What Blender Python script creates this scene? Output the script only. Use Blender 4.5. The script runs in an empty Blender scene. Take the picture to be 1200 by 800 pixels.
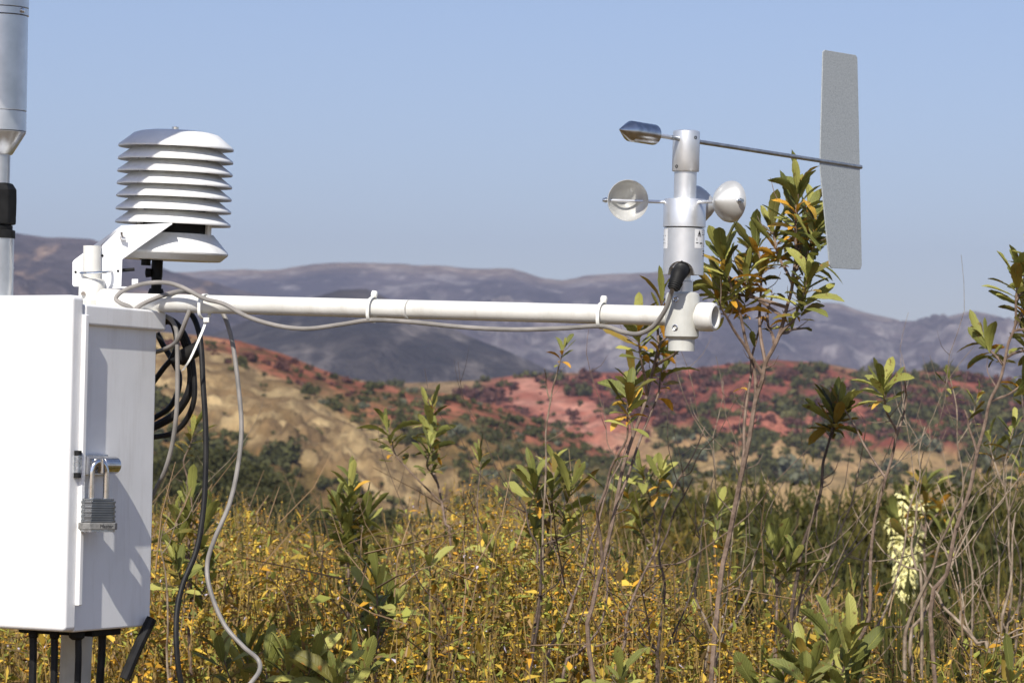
import bpy, bmesh, math, random
import numpy as np
from mathutils import Vector, Matrix, noise

random.seed(7)
rng = np.random.default_rng(7)
R = math.radians
scene = bpy.context.scene
col = scene.collection

# ------------------------------------------------------------------ camera
F = 3385.0                       # focal length in pixels of a 1200 x 800 frame
PITCH, ROLL = R(2.03), R(1.1)
CAM = Vector((0, 0, 1.5))
cd = bpy.data.cameras.new('camera')
cam = bpy.data.objects.new('camera', cd)
col.objects.link(cam)
cam.location = CAM
CR = Matrix.Rotation(R(90) + PITCH, 3, 'X') @ Matrix.Rotation(ROLL, 3, 'Z')
cam.rotation_euler = CR.to_euler()
cd.sensor_width = 36.0
cd.lens = F / 1200 * 36
cd.clip_start = 0.1
cd.clip_end = 20000
cd.dof.use_dof = True
cd.dof.focus_distance = 3.4
cd.dof.aperture_fstop = 25
scene.camera = cam
RIGHT, UP, FWD = CR.col[0].copy(), CR.col[1].copy(), -CR.col[2].copy()

def at(px, py, d):
    """world point seen at picture position px, py (1200 x 800) at depth d metres"""
    return CAM + d * (FWD + RIGHT * ((px - 600) / F) - UP * ((py - 400) / F))

def proj(p):
    q = p - CAM
    d = q.dot(FWD)
    return 600 + F * q.dot(RIGHT) / d, 400 - F * q.dot(UP) / d, d

# ------------------------------------------------------------------ light
SUN_EL, SUN_AZ = R(43), R(195)
SUN = Vector((math.sin(SUN_AZ) * math.cos(SUN_EL), math.cos(SUN_AZ) * math.cos(SUN_EL), math.sin(SUN_EL)))
world = bpy.data.worlds.new('World')
scene.world = world
world.use_nodes = True
wn = world.node_tree.nodes
wl = world.node_tree.links
sky = wn.new('ShaderNodeTexSky')
sky.sky_type = 'NISHITA'
sky.sun_disc = False
sky.sun_elevation = SUN_EL
sky.sun_rotation = SUN_AZ
sky.altitude = 300
sky.air_density = 1.0
sky.dust_density = 1.0
sky.ozone_density = 2.5
tint = wn.new('ShaderNodeMix'); tint.data_type = 'RGBA'; tint.blend_type = 'MULTIPLY'; tint.inputs[0].default_value = 1
tint.inputs[7].default_value = (1.07, 1.0, 1.07, 1)          # a dry, slightly lilac sky
wl.new(sky.outputs[0], tint.inputs[6])
wl.new(tint.outputs[2], wn['Background'].inputs[0])
wn['Background'].inputs[1].default_value = 0.107
ld = bpy.data.lights.new('sun', 'SUN')
ld.energy = 5.0
ld.angle = R(0.53)
ld.color = (1.0, 0.95, 0.86)
sun = bpy.data.objects.new('sun', ld)
col.objects.link(sun)
sun.location = (0, 0, 30)
sun.rotation_euler = SUN.to_track_quat('Z', 'Y').to_euler()
scene.view_settings.view_transform = 'Standard'
scene.view_settings.look = 'None'
scene.view_settings.gamma = 1
scene.view_settings.exposure = 0.26
scene.view_settings.use_curve_mapping = False
scene.cycles.use_denoising = True
scene.cycles.max_bounces = 6
scene.cycles.volume_bounces = 0
scene.cycles.transparent_max_bounces = 8

# ------------------------------------------------------------------ helpers
class MB:
    """collects shapes given in world space; build() links them as ONE mesh object"""
    def __init__(self):
        self.v, self.f = [], []

    def add(self, vs, fs):
        o = len(self.v)
        self.v += [Vector(p) for p in vs]
        self.f += [tuple(i + o for i in f) for f in fs]
        return self

    def box(self, O, X, Y, Z, x0, x1, y0, y1, z0, z1):
        vs = [O + X * x + Y * y + Z * z for x in (x0, x1) for y in (y0, y1) for z in (z0, z1)]
        return self.add(vs, [(0, 1, 3, 2), (4, 6, 7, 5), (0, 4, 5, 1), (2, 3, 7, 6), (0, 2, 6, 4), (1, 5, 7, 3)])

    def prism(self, poly, depth):
        """polygon of world points pushed along the vector depth"""
        n = len(poly)
        vs = [Vector(p) for p in poly] + [Vector(p) + depth for p in poly]
        return self.add(vs, [tuple(range(n))[::-1], tuple(range(n, 2 * n))] +
                        [(i, (i + 1) % n, n + (i + 1) % n, n + i) for i in range(n)])

    def tube(self, pts, rad, n=10, cap=True):
        pts = [Vector(p) for p in pts]
        m = len(pts)
        if not hasattr(rad, '__len__'):
            rad = [rad] * m
        t0 = (pts[1] - pts[0]).normalized()
        a = t0.orthogonal().normalized()
        vs = []
        for i, p in enumerate(pts):
            t = (pts[min(i + 1, m - 1)] - pts[max(i - 1, 0)])
            t = t.normalized() if t.length > 1e-9 else t0
            a = (a - t * a.dot(t))
            a = a.normalized() if a.length > 1e-6 else t.orthogonal().normalized()
            b = t.cross(a)
            for k in range(n):
                w = 2 * math.pi * k / n
                vs.append(p + (a * math.cos(w) + b * math.sin(w)) * rad[i])
        fs = [(i * n + k, i * n + (k + 1) % n, (i + 1) * n + (k + 1) % n, (i + 1) * n + k)
              for i in range(m - 1) for k in range(n)]
        if cap:
            fs += [tuple(range(n))[::-1], tuple((m - 1) * n + k for k in range(n))]
        return self.add(vs, fs)

    def lathe(self, O, axis, prof, n=32, caps=True):
        """prof: list of (distance along axis, radius)"""
        axis = axis.normalized()
        a = axis.orthogonal().normalized()
        b = axis.cross(a)
        vs = []
        for h, r in prof:
            for k in range(n):
                w = 2 * math.pi * k / n
                vs.append(O + axis * h + (a * math.cos(w) + b * math.sin(w)) * max(r, 1e-5))
        m = len(prof)
        fs = [(i * n + k, i * n + (k + 1) % n, (i + 1) * n + (k + 1) % n, (i + 1) * n + k)
              for i in range(m - 1) for k in range(n)]
        if caps:
            fs += [tuple(range(n))[::-1], tuple((m - 1) * n + k for k in range(n))]
        return self.add(vs, fs)

    def build(self, name, mat, parent=None, sharp=35, bevel=0, seg=2):
        loc = parent_world(parent)
        me = bpy.data.meshes.new(name)
        me.from_pydata([tuple(p - loc) for p in self.v], [], self.f)
        bm = bmesh.new()
        bm.from_mesh(me)
        bmesh.ops.recalc_face_normals(bm, faces=bm.faces)
        bm.to_mesh(me)
        bm.free()
        me.polygons.foreach_set('use_smooth', [True] * len(me.polygons))
        me.set_sharp_from_angle(angle=R(sharp))
        me.materials.append(mat)
        o = bpy.data.objects.new(name, me)
        col.objects.link(o)
        o.parent = parent
        if bevel:
            b = o.modifiers.new('bevel', 'BEVEL')
            b.width = bevel
            b.segments = seg
            b.limit_method = 'ANGLE'
            b.harden_normals = True
        return o

def parent_world(p):
    v = Vector((0, 0, 0))
    while p is not None:
        v += p.location
        p = p.parent
    return v

def tag(o, label=None, cat=None, group=None, kind=None):
    if label: o['label'] = label
    if cat: o['category'] = cat
    if group: o['group'] = group
    if kind: o['kind'] = kind
    return o

def thing(name, loc, label, cat, group=None):
    o = bpy.data.objects.new(name, None)
    o.empty_display_size = 0.05
    col.objects.link(o)
    o.location = loc
    return tag(o, label, cat, group)

def smooth_path(pts, per=6):
    """Catmull-Rom through the points"""
    P = [Vector(p) for p in pts]
    if len(P) < 3:
        return P
    P = [P[0] * 2 - P[1]] + P + [P[-1] * 2 - P[-2]]
    out = []
    for i in range(1, len(P) - 2):
        for k in range(per):
            t = k / per
            a, b, c, d = P[i - 1], P[i], P[i + 1], P[i + 2]
            out.append(0.5 * ((2 * b) + (c - a) * t + (2 * a - 5 * b + 4 * c - d) * t * t + (3 * b - a - 3 * c + d) * t ** 3))
    out.append(P[-2])
    return out

def lerp_pts(xs, table):
    return np.interp(xs, [p[0] for p in table], [p[1] for p in table])

# ------------------------------------------------------------------ materials
def mat_base(name):
    m = bpy.data.materials.new(name)
    m.use_nodes = True
    nt = m.node_tree
    return m, nt, nt.nodes['Principled BSDF'], nt.nodes, nt.links

def ramp(nodes, stops):
    r = nodes.new('ShaderNodeValToRGB')
    e = r.color_ramp.elements
    while len(e) < len(stops):
        e.new(0.5)
    for k, (p, c) in enumerate(stops):
        e[k].position = p
        e[k].color = (*c, 1)
    return r

def mat_noisy(name, c1, c2, scale=40, rough=0.5, metal=0.0, bump=0.0, bscale=200, rvar=0.0, coord='Object', detail=4, lo=0.35, hi=0.65, spec=0.5, grime=0.0):
    m, nt, bs, N, L = mat_base(name)
    tc = N.new('ShaderNodeTexCoord')
    nz = N.new('ShaderNodeTexNoise')
    nz.inputs['Scale'].default_value = scale
    nz.inputs['Detail'].default_value = detail
    L.new(tc.outputs[coord], nz.inputs['Vector'])
    r = ramp(N, [(lo, c1), (hi, c2)])
    L.new(nz.outputs[0], r.inputs[0])
    L.new(r.outputs[0], bs.inputs['Base Color'])
    if grime:
        mp = N.new('ShaderNodeMapping'); mp.inputs['Scale'].default_value = (55, 55, 7)
        L.new(tc.outputs[coord], mp.inputs[0])
        gn = N.new('ShaderNodeTexNoise'); gn.inputs['Scale'].default_value = 1; gn.inputs['Detail'].default_value = 7; gn.inputs['Roughness'].default_value = .7
        L.new(mp.outputs[0], gn.inputs['Vector'])
        gr = ramp(N, [(.50, (0, 0, 0)), (.78, (grime,) * 3)]); L.new(gn.outputs[0], gr.inputs[0])
        gm = N.new('ShaderNodeMix'); gm.data_type = 'RGBA'; gm.inputs[7].default_value = (.30, .25, .18, 1)
        L.new(gr.outputs[0], gm.inputs[0]); L.new(r.outputs[0], gm.inputs[6]); L.new(gm.outputs[2], bs.inputs['Base Color'])
    bs.inputs['Metallic'].default_value = metal
    bs.inputs['Specular IOR Level'].default_value = spec
    bs.inputs['Roughness'].default_value = rough
    if rvar:
        mr = N.new('ShaderNodeMapRange')
        mr.inputs[3].default_value = rough - rvar
        mr.inputs[4].default_value = rough + rvar
        L.new(nz.outputs[0], mr.inputs[0])
        L.new(mr.outputs[0], bs.inputs['Roughness'])
    if bump:
        nb = N.new('ShaderNodeTexNoise')
        nb.inputs['Scale'].default_value = bscale
        nb.inputs['Detail'].default_value = 3
        L.new(tc.outputs[coord], nb.inputs['Vector'])
        bp = N.new('ShaderNodeBump')
        bp.inputs['Strength'].default_value = bump
        bp.inputs['Distance'].default_value = 0.002
        L.new(nb.outputs[0], bp.inputs['Height'])
        L.new(bp.outputs[0], bs.inputs['Normal'])
    return m

M = {}
M['white'] = mat_noisy('white_powder_coat', (.80, .80, .79), (.86, .86, .85), 14, .42, bump=.06, bscale=900, rvar=.06, grime=.22)
M['bracket'] = mat_noisy('white_bracket_paint', (.76, .77, .78), (.84, .85, .86), 25, .35, bump=.04, bscale=700, rvar=.05)
M['shield'] = mat_noisy('white_shield_plastic', (.70, .70, .68), (.78, .78, .755), 30, .45, bump=.05, bscale=500, rvar=.05, grime=.30)
M['pipe'] = mat_noisy('cream_pipe_paint', (.58, .57, .53), (.69, .68, .64), 18, .40, bump=.08, bscale=350, rvar=.08, detail=8, grime=.35)
M['fitting'] = mat_noisy('painted_fitting', (.44, .44, .41), (.53, .53, .49), 30, .45, bump=.10, bscale=420, rvar=.08, detail=8, grime=.4)
M['alu'] = mat_noisy('anodised_aluminium', (.66, .67, .68), (.74, .75, .76), 60, .40, metal=.75, bump=.03, bscale=1500, rvar=.05)
M['tube'] = mat_noisy('brushed_tube', (.55, .56, .57), (.66, .67, .68), 40, .30, metal=.85, bump=.02, bscale=1200, rvar=.05)
M['steel'] = mat_noisy('polished_steel', (.55, .55, .56), (.72, .72, .73), 120, .16, metal=1, rvar=.08)
M['dullsteel'] = mat_noisy('turned_steel', (.46, .46, .47), (.60, .60, .61), 120, .24, metal=1, rvar=.08)
M['zinc'] = mat_noisy('zinc_steel', (.38, .40, .42), (.60, .62, .64), 160, .28, metal=1, bump=.1, bscale=700, rvar=.1)
M['rod'] = mat_noisy('dull_rod', (.30, .32, .34), (.44, .46, .48), 120, .35, metal=.8)
M['black'] = mat_noisy('black_plastic', (.006, .006, .006), (.014, .014, .014), 60, .6, spec=.2, bump=.05, bscale=400)
M['blackcable'] = mat_noisy('black_rubber', (.008, .008, .009), (.018, .017, .016), 50, .5, spec=.25)
M['greycable'] = mat_noisy('grey_pvc', (.17, .16, .148), (.27, .25, .23), 35, .5, spec=.35)
M['tie'] = mat_noisy('white_nylon', (.72, .72, .68), (.80, .80, .76), 60, .4)
M['label'] = mat_noisy('label_film', (.66, .67, .68), (.74, .75, .76), 80, .35)
M['ink'] = mat_noisy('ink', (.02, .02, .02), (.04, .04, .04), 80, .6)
M['bumper'] = mat_noisy('lock_bumper', (.14, .14, .135), (.22, .215, .205), 200, .5, bump=.1, bscale=400)
M['cupin'] = mat_noisy('cup_paint', (.52, .52, .50), (.60, .60, .58), 70, .38, metal=.45)
M['lamination'] = mat_noisy('lock_lamination', (.22, .235, .25), (.32, .335, .35), 60, .30, metal=1, rvar=.05)
M['glass'] = mat_noisy('solar_cells', (.01, .014, .04), (.018, .022, .06), 30, .12)

def mat_vane():
    m, nt, bs, N, L = mat_base('vane_fibre_board')
    tc = N.new('ShaderNodeTexCoord')
    n1 = N.new('ShaderNodeTexNoise'); n1.inputs['Scale'].default_value = 650; n1.inputs['Detail'].default_value = 2
    n2 = N.new('ShaderNodeTexVoronoi'); n2.inputs['Scale'].default_value = 180
    L.new(tc.outputs['Object'], n1.inputs['Vector']); L.new(tc.outputs['Object'], n2.inputs['Vector'])
    r = ramp(N, [(.3, (.26, .285, .295)), (.7, (.40, .425, .435))])
    L.new(n1.outputs[0], r.inputs[0])
    r2 = ramp(N, [(.03, (.62, .64, .65)), (.07, (.0, .0, .0))])
    L.new(n2.outputs[0], r2.inputs[0])
    mx = N.new('ShaderNodeMix'); mx.data_type = 'RGBA'; mx.blend_type = 'LIGHTEN'; mx.inputs[0].default_value = .7
    L.new(r.outputs[0], mx.inputs[6]); L.new(r2.outputs[0], mx.inputs[7])
    L.new(mx.outputs[2], bs.inputs['Base Color'])
    bs.inputs['Roughness'].default_value = .55
    return m
M['vane'] = mat_vane()

def mat_leaf(name, dark, light, tip, trans=.25, blotch=None):
    m, nt, bs, N, L = mat_base(name)
    tc = N.new('ShaderNodeTexCoord')
    oi = N.new('ShaderNodeObjectInfo')
    base = ramp(N, [(0.0, dark), (.55, light), (1.0, tip)])
    L.new(oi.outputs['Random'], base.inputs[0])
    # side veins: chevrons along the blade
    sx = N.new('ShaderNodeSeparateXYZ'); L.new(tc.outputs['Object'], sx.inputs[0])
    ab = N.new('ShaderNodeMath'); ab.operation = 'ABSOLUTE'; L.new(sx.outputs[0], ab.inputs[0])
    ma = N.new('ShaderNodeMath'); ma.operation = 'MULTIPLY_ADD'; ma.inputs[1].default_value = -1.3
    L.new(ab.outputs[0], ma.inputs[0]); L.new(sx.outputs[1], ma.inputs[2])
    mu = N.new('ShaderNodeMath'); mu.operation = 'MULTIPLY'; mu.inputs[1].default_value = 92; L.new(ma.outputs[0], mu.inputs[0])
    sn = N.new('ShaderNodeMath'); sn.operation = 'SINE'; L.new(mu.outputs[0], sn.inputs[0])
    mid = N.new('ShaderNodeMapRange'); mid.inputs[1].default_value = 0; mid.inputs[2].default_value = .014
    mid.inputs[3].default_value = 1; mid.inputs[4].default_value = 0; L.new(ab.outputs[0], mid.inputs[0])
    vein = N.new('ShaderNodeMapRange'); vein.inputs[1].default_value = .55; vein.inputs[2].default_value = 1; L.new(sn.outputs[0], vein.inputs[0])
    vm = N.new('ShaderNodeMath'); vm.operation = 'MULTIPLY_ADD'; vm.inputs[1].default_value = .35
    L.new(vein.outputs[0], vm.inputs[0]); L.new(mid.outputs[0], vm.inputs[2])
    mx = N.new('ShaderNodeMix'); mx.data_type = 'RGBA'
    vc = N.new('ShaderNodeMath'); vc.operation = 'MULTIPLY'; vc.inputs[1].default_value = .45; L.new(vm.outputs[0], vc.inputs[0])
    L.new(vc.outputs[0], mx.inputs[0]); L.new(base.outputs[0], mx.inputs[6])
    mx.inputs[7].default_value = (*[min(1, c * 1.7 + .03) for c in light], 1)
    nz = N.new('ShaderNodeTexNoise'); nz.inputs['Scale'].default_value = 7; nz.inputs['Detail'].default_value = 5
    vadd = N.new('ShaderNodeVectorMath'); L.new(tc.outputs['Object'], vadd.inputs[0]); L.new(oi.outputs['Location'], vadd.inputs[1])
    L.new(vadd.outputs[0], nz.inputs['Vector'])
    r2 = ramp(N, [(.60, (0, 0, 0)), (.70, (1, 1, 1))]); L.new(nz.outputs[0], r2.inputs[0])
    m2 = N.new('ShaderNodeMix'); m2.data_type = 'RGBA'
    L.new(r2.outputs[0], m2.inputs[0]); L.new(mx.outputs[2], m2.inputs[6])
    m2.inputs[7].default_value = (*(blotch or (.16, .10, .03)), 1)
    L.new(m2.outputs[2], bs.inputs['Base Color'])
    bs.inputs['Roughness'].default_value = .55
    bs.inputs['Specular IOR Level'].default_value = .35
    bp = N.new('ShaderNodeBump'); bp.inputs['Strength'].default_value = .5; bp.inputs['Distance'].default_value = .002; bp.invert = True
    L.new(vm.outputs[0], bp.inputs['Height']); L.new(bp.outputs[0], bs.inputs['Normal'])
    tr = N.new('ShaderNodeBsdfTranslucent'); L.new(m2.outputs[2], tr.inputs[0])
    ms = N.new('ShaderNodeMixShader'); ms.inputs[0].default_value = trans
    L.new(bs.outputs[0], ms.inputs[1]); L.new(tr.outputs[0], ms.inputs[2])
    L.new(ms.outputs[0], N['Material Output'].inputs[0])
    return m
M['leaf'] = mat_leaf('leaf_green', (.11, .125, .03), (.25, .255, .06), (.44, .42, .11))
M['leafold'] = mat_leaf('leaf_old', (.062, .068, .018), (.16, .145, .032), (.32, .21, .035), blotch=(.30, .13, .02))
M['leafyellow'] = mat_leaf('leaf_yellow', (.46, .21, .02), (.60, .31, .03), (.62, .40, .07), blotch=(.26, .10, .02))

def mat_attr(name, rough=.8, trans=0.0, nscale=0, namt=.35, bump=0, bscale=1, bdist=.1, spec=.3, nscale2=0):
    """colour from the mesh's own colour attribute, broken up by noise"""
    m, nt, bs, N, L = mat_base(name)
    at_ = N.new('ShaderNodeAttribute'); at_.attribute_name = 'tint'
    out = at_.outputs['Color']
    ge = N.new('ShaderNodeNewGeometry')
    for sc_ in (nscale, nscale2):
        if sc_:
            nz = N.new('ShaderNodeTexNoise'); nz.inputs['Scale'].default_value = sc_; nz.inputs['Detail'].default_value = 6
            nz.inputs['Roughness'].default_value = .62
            L.new(ge.outputs['Position'], nz.inputs['Vector'])
            mr = N.new('ShaderNodeMapRange'); mr.inputs[1].default_value = .3; mr.inputs[2].default_value = .7
            mr.inputs[3].default_value = 1 - namt; mr.inputs[4].default_value = 1 + namt
            L.new(nz.outputs[0], mr.inputs[0])
            mx = N.new('ShaderNodeVectorMath'); mx.operation = 'SCALE'
            L.new(out, mx.inputs[0]); L.new(mr.outputs[0], mx.inputs['Scale'])
            out = mx.outputs[0]
    L.new(out, bs.inputs['Base Color'])
    bs.inputs['Roughness'].default_value = rough
    bs.inputs['Specular IOR Level'].default_value = spec
    if bump:
        nb = N.new('ShaderNodeTexNoise'); nb.inputs['Scale'].default_value = bscale; nb.inputs['Detail'].default_value = 8
        nb.inputs['Roughness'].default_value = .65
        L.new(ge.outputs['Position'], nb.inputs['Vector'])
        bp = N.new('ShaderNodeBump'); bp.inputs['Strength'].default_value = bump; bp.inputs['Distance'].default_value = bdist
        L.new(nb.outputs[0], bp.inputs['Height']); L.new(bp.outputs[0], bs.inputs['Normal'])
    if trans:
        tr = N.new('ShaderNodeBsdfTranslucent'); L.new(out, tr.inputs[0])
        ms = N.new('ShaderNodeMixShader'); ms.inputs[0].default_value = trans
        L.new(bs.outputs[0], ms.inputs[1]); L.new(tr.outputs[0], ms.inputs[2])
        L.new(ms.outputs[0], N['Material Output'].inputs[0])
    return m
M['sage'] = mat_attr('sage_plant', .75, trans=.2)
M['shrub'] = mat_attr('shrub_foliage', .7, trans=.12)
M['soil'] = mat_attr('hill_soil', .95, nscale=.35, namt=.22, nscale2=.06, bump=1.0, bscale=.45, bdist=2.0, spec=.1)
M['mount'] = mat_attr('mountain_slope', .95, nscale=.06, namt=.42, nscale2=.012, bump=1.0, bscale=.02, bdist=45, spec=.05)
M['bark'] = mat_noisy('red_brown_bark', (.10, .065, .045), (.22, .155, .115), 90, .75, bump=.5, bscale=220)
M['darkbark'] = mat_noisy('dark_bark', (.045, .03, .022), (.11, .075, .055), 90, .8, bump=.5, bscale=220)
M['deadwood'] = mat_noisy('grey_dead_wood', (.14, .10, .068), (.30, .235, .17), 70, .85, bump=.4, bscale=250)
M['ground'] = mat_noisy('dry_soil', (.12, .085, .045), (.22, .15, .08), 1.5, .95, bump=.5, bscale=12, coord='Object')
M['yucca'] = mat_noisy('yucca_petal', (.60, .55, .20), (.76, .72, .36), 60, .55)
M['yuccastalk'] = mat_noisy('yucca_stalk', (.16, .17, .05), (.24, .22, .07), 40, .6)

# ------------------------------------------------------------------ mesh from numpy arrays (triangles) with a colour attribute
def np_mesh(name, V, T, C, mat, parent=None, smooth=False, loc=None):
    me = bpy.data.meshes.new(name)
    V = np.asarray(V, np.float32); T = np.asarray(T, np.int32); C = np.asarray(C, np.float32)
    me.vertices.add(len(V)); me.vertices.foreach_set('co', V.ravel())
    k = T.shape[1]
    me.loops.add(T.size); me.loops.foreach_set('vertex_index', T.ravel())
    me.polygons.add(len(T)); me.polygons.foreach_set('loop_start', np.arange(0, T.size, k, dtype=np.int32))
    me.update(calc_edges=True)
    a = me.color_attributes.new('tint', 'FLOAT_COLOR', 'POINT')
    a.data.foreach_set('color', np.hstack([C, np.ones((len(C), 1), np.float32)]).ravel().astype(np.float32))
    me.polygons.foreach_set('use_smooth', np.full(len(T), smooth))
    me.materials.append(mat)
    if name is None:
        return me
    o = bpy.data.objects.new(name, me)
    col.objects.link(o)
    o.parent = parent
    if loc is not None:
        o.location = loc
    return o

# ================================================================== SETTING: ground, hills, mountains
def fbm(x, y, z=0.0, o=5):
    return noise.fractal((x, y, z), 0.9, 2.1, o)

def ground_z(x, y):
    r = math.hypot(x, y)
    s = min(1, max(0, (r - 24) / 120))
    s = s * s * (3 - 2 * s)
    return -s * 17 + (0.05 * fbm(x * .6, y * .6, 3) if r < 60 else .5 * fbm(x * .02, y * .02, 8))

def build_ground():
    ys = [-60, -30, -15] + list(np.arange(-8, 30, 1.5)) + list(np.geomspace(32, 6700, 46))
    xs_unit = np.sign(np.linspace(-1, 1, 61)) * np.abs(np.linspace(-1, 1, 61)) ** 2.6
    V, T, C = [], [], []
    for y in ys:
        w = 40 + max(0, y) * .9
        w = min(w, 2400)
        for ux in xs_unit:
            x = ux * w
            V.append((x, y, ground_z(x, y)))
            n = .5 + .5 * fbm(x * .05, y * .05, 2)
            C.append((.16 + .06 * n, .11 + .03 * n, .05 + .015 * n) if y < 60 else (.13, .10, .05))
    w = 61
    for j in range(len(ys) - 1):
        for i in range(w - 1):
            T.append((j * w + i, j * w + i + 1, (j + 1) * w + i + 1, (j + 1) * w + i))
    return tag(np_mesh('ground', V, T, C, M['soil'], smooth=True), kind='structure')
build_ground()

def hill(name, crest, base, Dc, Db, relief, nfreq, colour, mat, px0=-500, px1=1700, nc=300, nr=90, power=1.0, back=.25, zfloor=-22, crestn=1.0, rough=0.0, gully=0.0, gfreq=.11):
    """a slope that rises from the base line at depth Db to the crest line at depth Dc and falls away behind"""
    pxs = np.linspace(px0, px1, nc)
    yc = lerp_pts(pxs, crest); yb = lerp_pts(pxs, base)
    V = np.zeros((nr + 8, nc, 3)); C = np.zeros((nr + 8, nc, 3))
    for i, px in enumerate(pxs):
        for j in range(nr):
            t = j / (nr - 1)
            d = Db + (Dc - Db) * t
            py = yb[i] + (yc[i] - yb[i]) * t ** power
            p = at(px, py, d)
            n1 = noise.ridged_multi_fractal((p.x * nfreq, p.y * nfreq * .55, 1.7), .9, 2.0, 5, 1.0, 2.0) - 1.1
            n2 = fbm(p.x * nfreq * 5, p.y * nfreq * 5, 4.4)
            env = max(0, math.sin(math.pi * min(1, t))) ** .7 * (1 - t ** 2)
            p.z += relief * (n1 * env + .12 * n2 * (env + .15)) + relief * crestn * .25 * fbm(p.x * nfreq * 3, 9.1, 0) * t
            if rough or gully:
                p.z += (rough * noise.turbulence((p.x * .12, p.y * .12, p.z * .3), 4, False) + rough * .35 * noise.turbulence((p.x * .42, p.y * .30, 2.2), 3, True)
                        + gully * abs(noise.noise((p.x * gfreq + 1.1 * n2, p.y * gfreq * .17, 7.7))) * (1 - t) ** .5) * env
            V[j, i] = p
            qx, qy, _d = proj(p)
            C[j, i] = colour(qx, qy, t, p)
        top = Vector(V[nr - 1, i])
        for k in range(8):
            s = (k + 1) / 8
            q = top * 1
            q.y += (Dc - Db) * back * 2 * s
            q.x *= 1 + .1 * s
            q.z = top.z + (zfloor - top.z) * s ** 1.3
            V[nr + k, i] = q; C[nr + k, i] = C[nr - 1, i]
        V[0, i, 2] = min(V[0, i, 2], zfloor)
    idx = np.arange((nr + 8) * nc).reshape(nr + 8, nc)
    T = np.stack([idx[:-1, :-1], idx[:-1, 1:], idx[1:, 1:], idx[1:, :-1]], -1).reshape(-1, 4)
    o = np_mesh(name, V.reshape(-1, 3), T, C.reshape(-1, 3), mat, smooth=True)
    tag(o, kind='structure')
    return V[:nr], pxs

def blend(a, b, t):
    t = min(1, max(0, t))
    return tuple(x + (y - x) * t for x, y in zip(a, b))

def sstep(a, b, x):
    t = min(1, max(0, (x - a) / (b - a)))
    return t * t * (3 - 2 * t)

# far range
def col_far(px, py, t, p):
    n = fbm(p.x * .004, p.y * .002, 3)
    n2 = fbm(p.x * .022, p.z * .035 + p.y * .006, 6)
    c = blend((.075, .062, .065), (.15, .12, .115), .5 + 1.2 * n)
    c = blend(c, (.36, .32, .30), sstep(.10, .45, n2 + .55 * n) * .7)     # bare pale scars
    c = blend(c, (.42, .30, .18), .5 * sstep(.9, 1.0, t))
    return c
hill('mountain_far', [(-500, 300), (-100, 280), (20, 300), (190, 318), (270, 317), (330, 316), (370, 309), (440, 308), (520, 311), (600, 315), (635, 326), (660, 328), (690, 322), (720, 320), (772, 319), (800, 324), (830, 336), (880, 350), (930, 360), (985, 357), (1020, 366), (1060, 376), (1090, 374), (1115, 368), (1140, 363), (1170, 369), (1200, 380), (1300, 390), (1700, 370)],
     [(-500, 470), (1700, 470)], 5200, 3300, 105, .0016, col_far, M['mount'], px0=-300, px1=1500, nc=560, nr=90, zfloor=-25, crestn=.25, gully=75, gfreq=.014)

def col_left(px, py, t, p):
    n = fbm(p.x * .006, p.y * .003, 13)
    n2 = fbm(p.x * .02, p.z * .02, 16)
    c = blend((.075, .065, .068), (.145, .115, .11), .5 + 1.2 * n)
    return blend(c, (.42, .29, .20), sstep(.30, .55, n2) * .7)
hill('mountain_left', [(-500, 240), (-100, 262), (20, 273), (60, 280), (110, 283), (140, 291), (200, 316), (260, 335), (330, 352), (420, 385), (520, 420), (600, 450), (1700, 520)],
     [(-500, 480), (1700, 540)], 3000, 2100, 55, .0026, col_left, M['mount'], px1=700, nc=320, nr=80, zfloor=-25, crestn=.3, gully=42, gfreq=.022)

def col_mid(px, py, t, p):
    n = fbm(p.x * .010, p.y * .005, 23)
    n2 = fbm(p.x * .03, p.z * .03, 26)
    c = blend((.045, .042, .04), (.095, .08, .07), .5 + 1.2 * n)
    return blend(c, (.28, .24, .21), sstep(.15, .6, n2) * .6)
hill('mountain_middle', [(-500, 470), (100, 430), (250, 392), (300, 372), (345, 354), (400, 340), (430, 339), (455, 350), (490, 368), (540, 388), (580, 405), (640, 432), (700, 448), (760, 470), (1700, 540)],
     [(-500, 500), (1700, 545)], 2100, 1450, 34, .0040, col_mid, M['mount'], px0=-300, px1=900, nc=320, nr=80, zfloor=-25, crestn=.25, gully=26, gfreq=.03)

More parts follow.
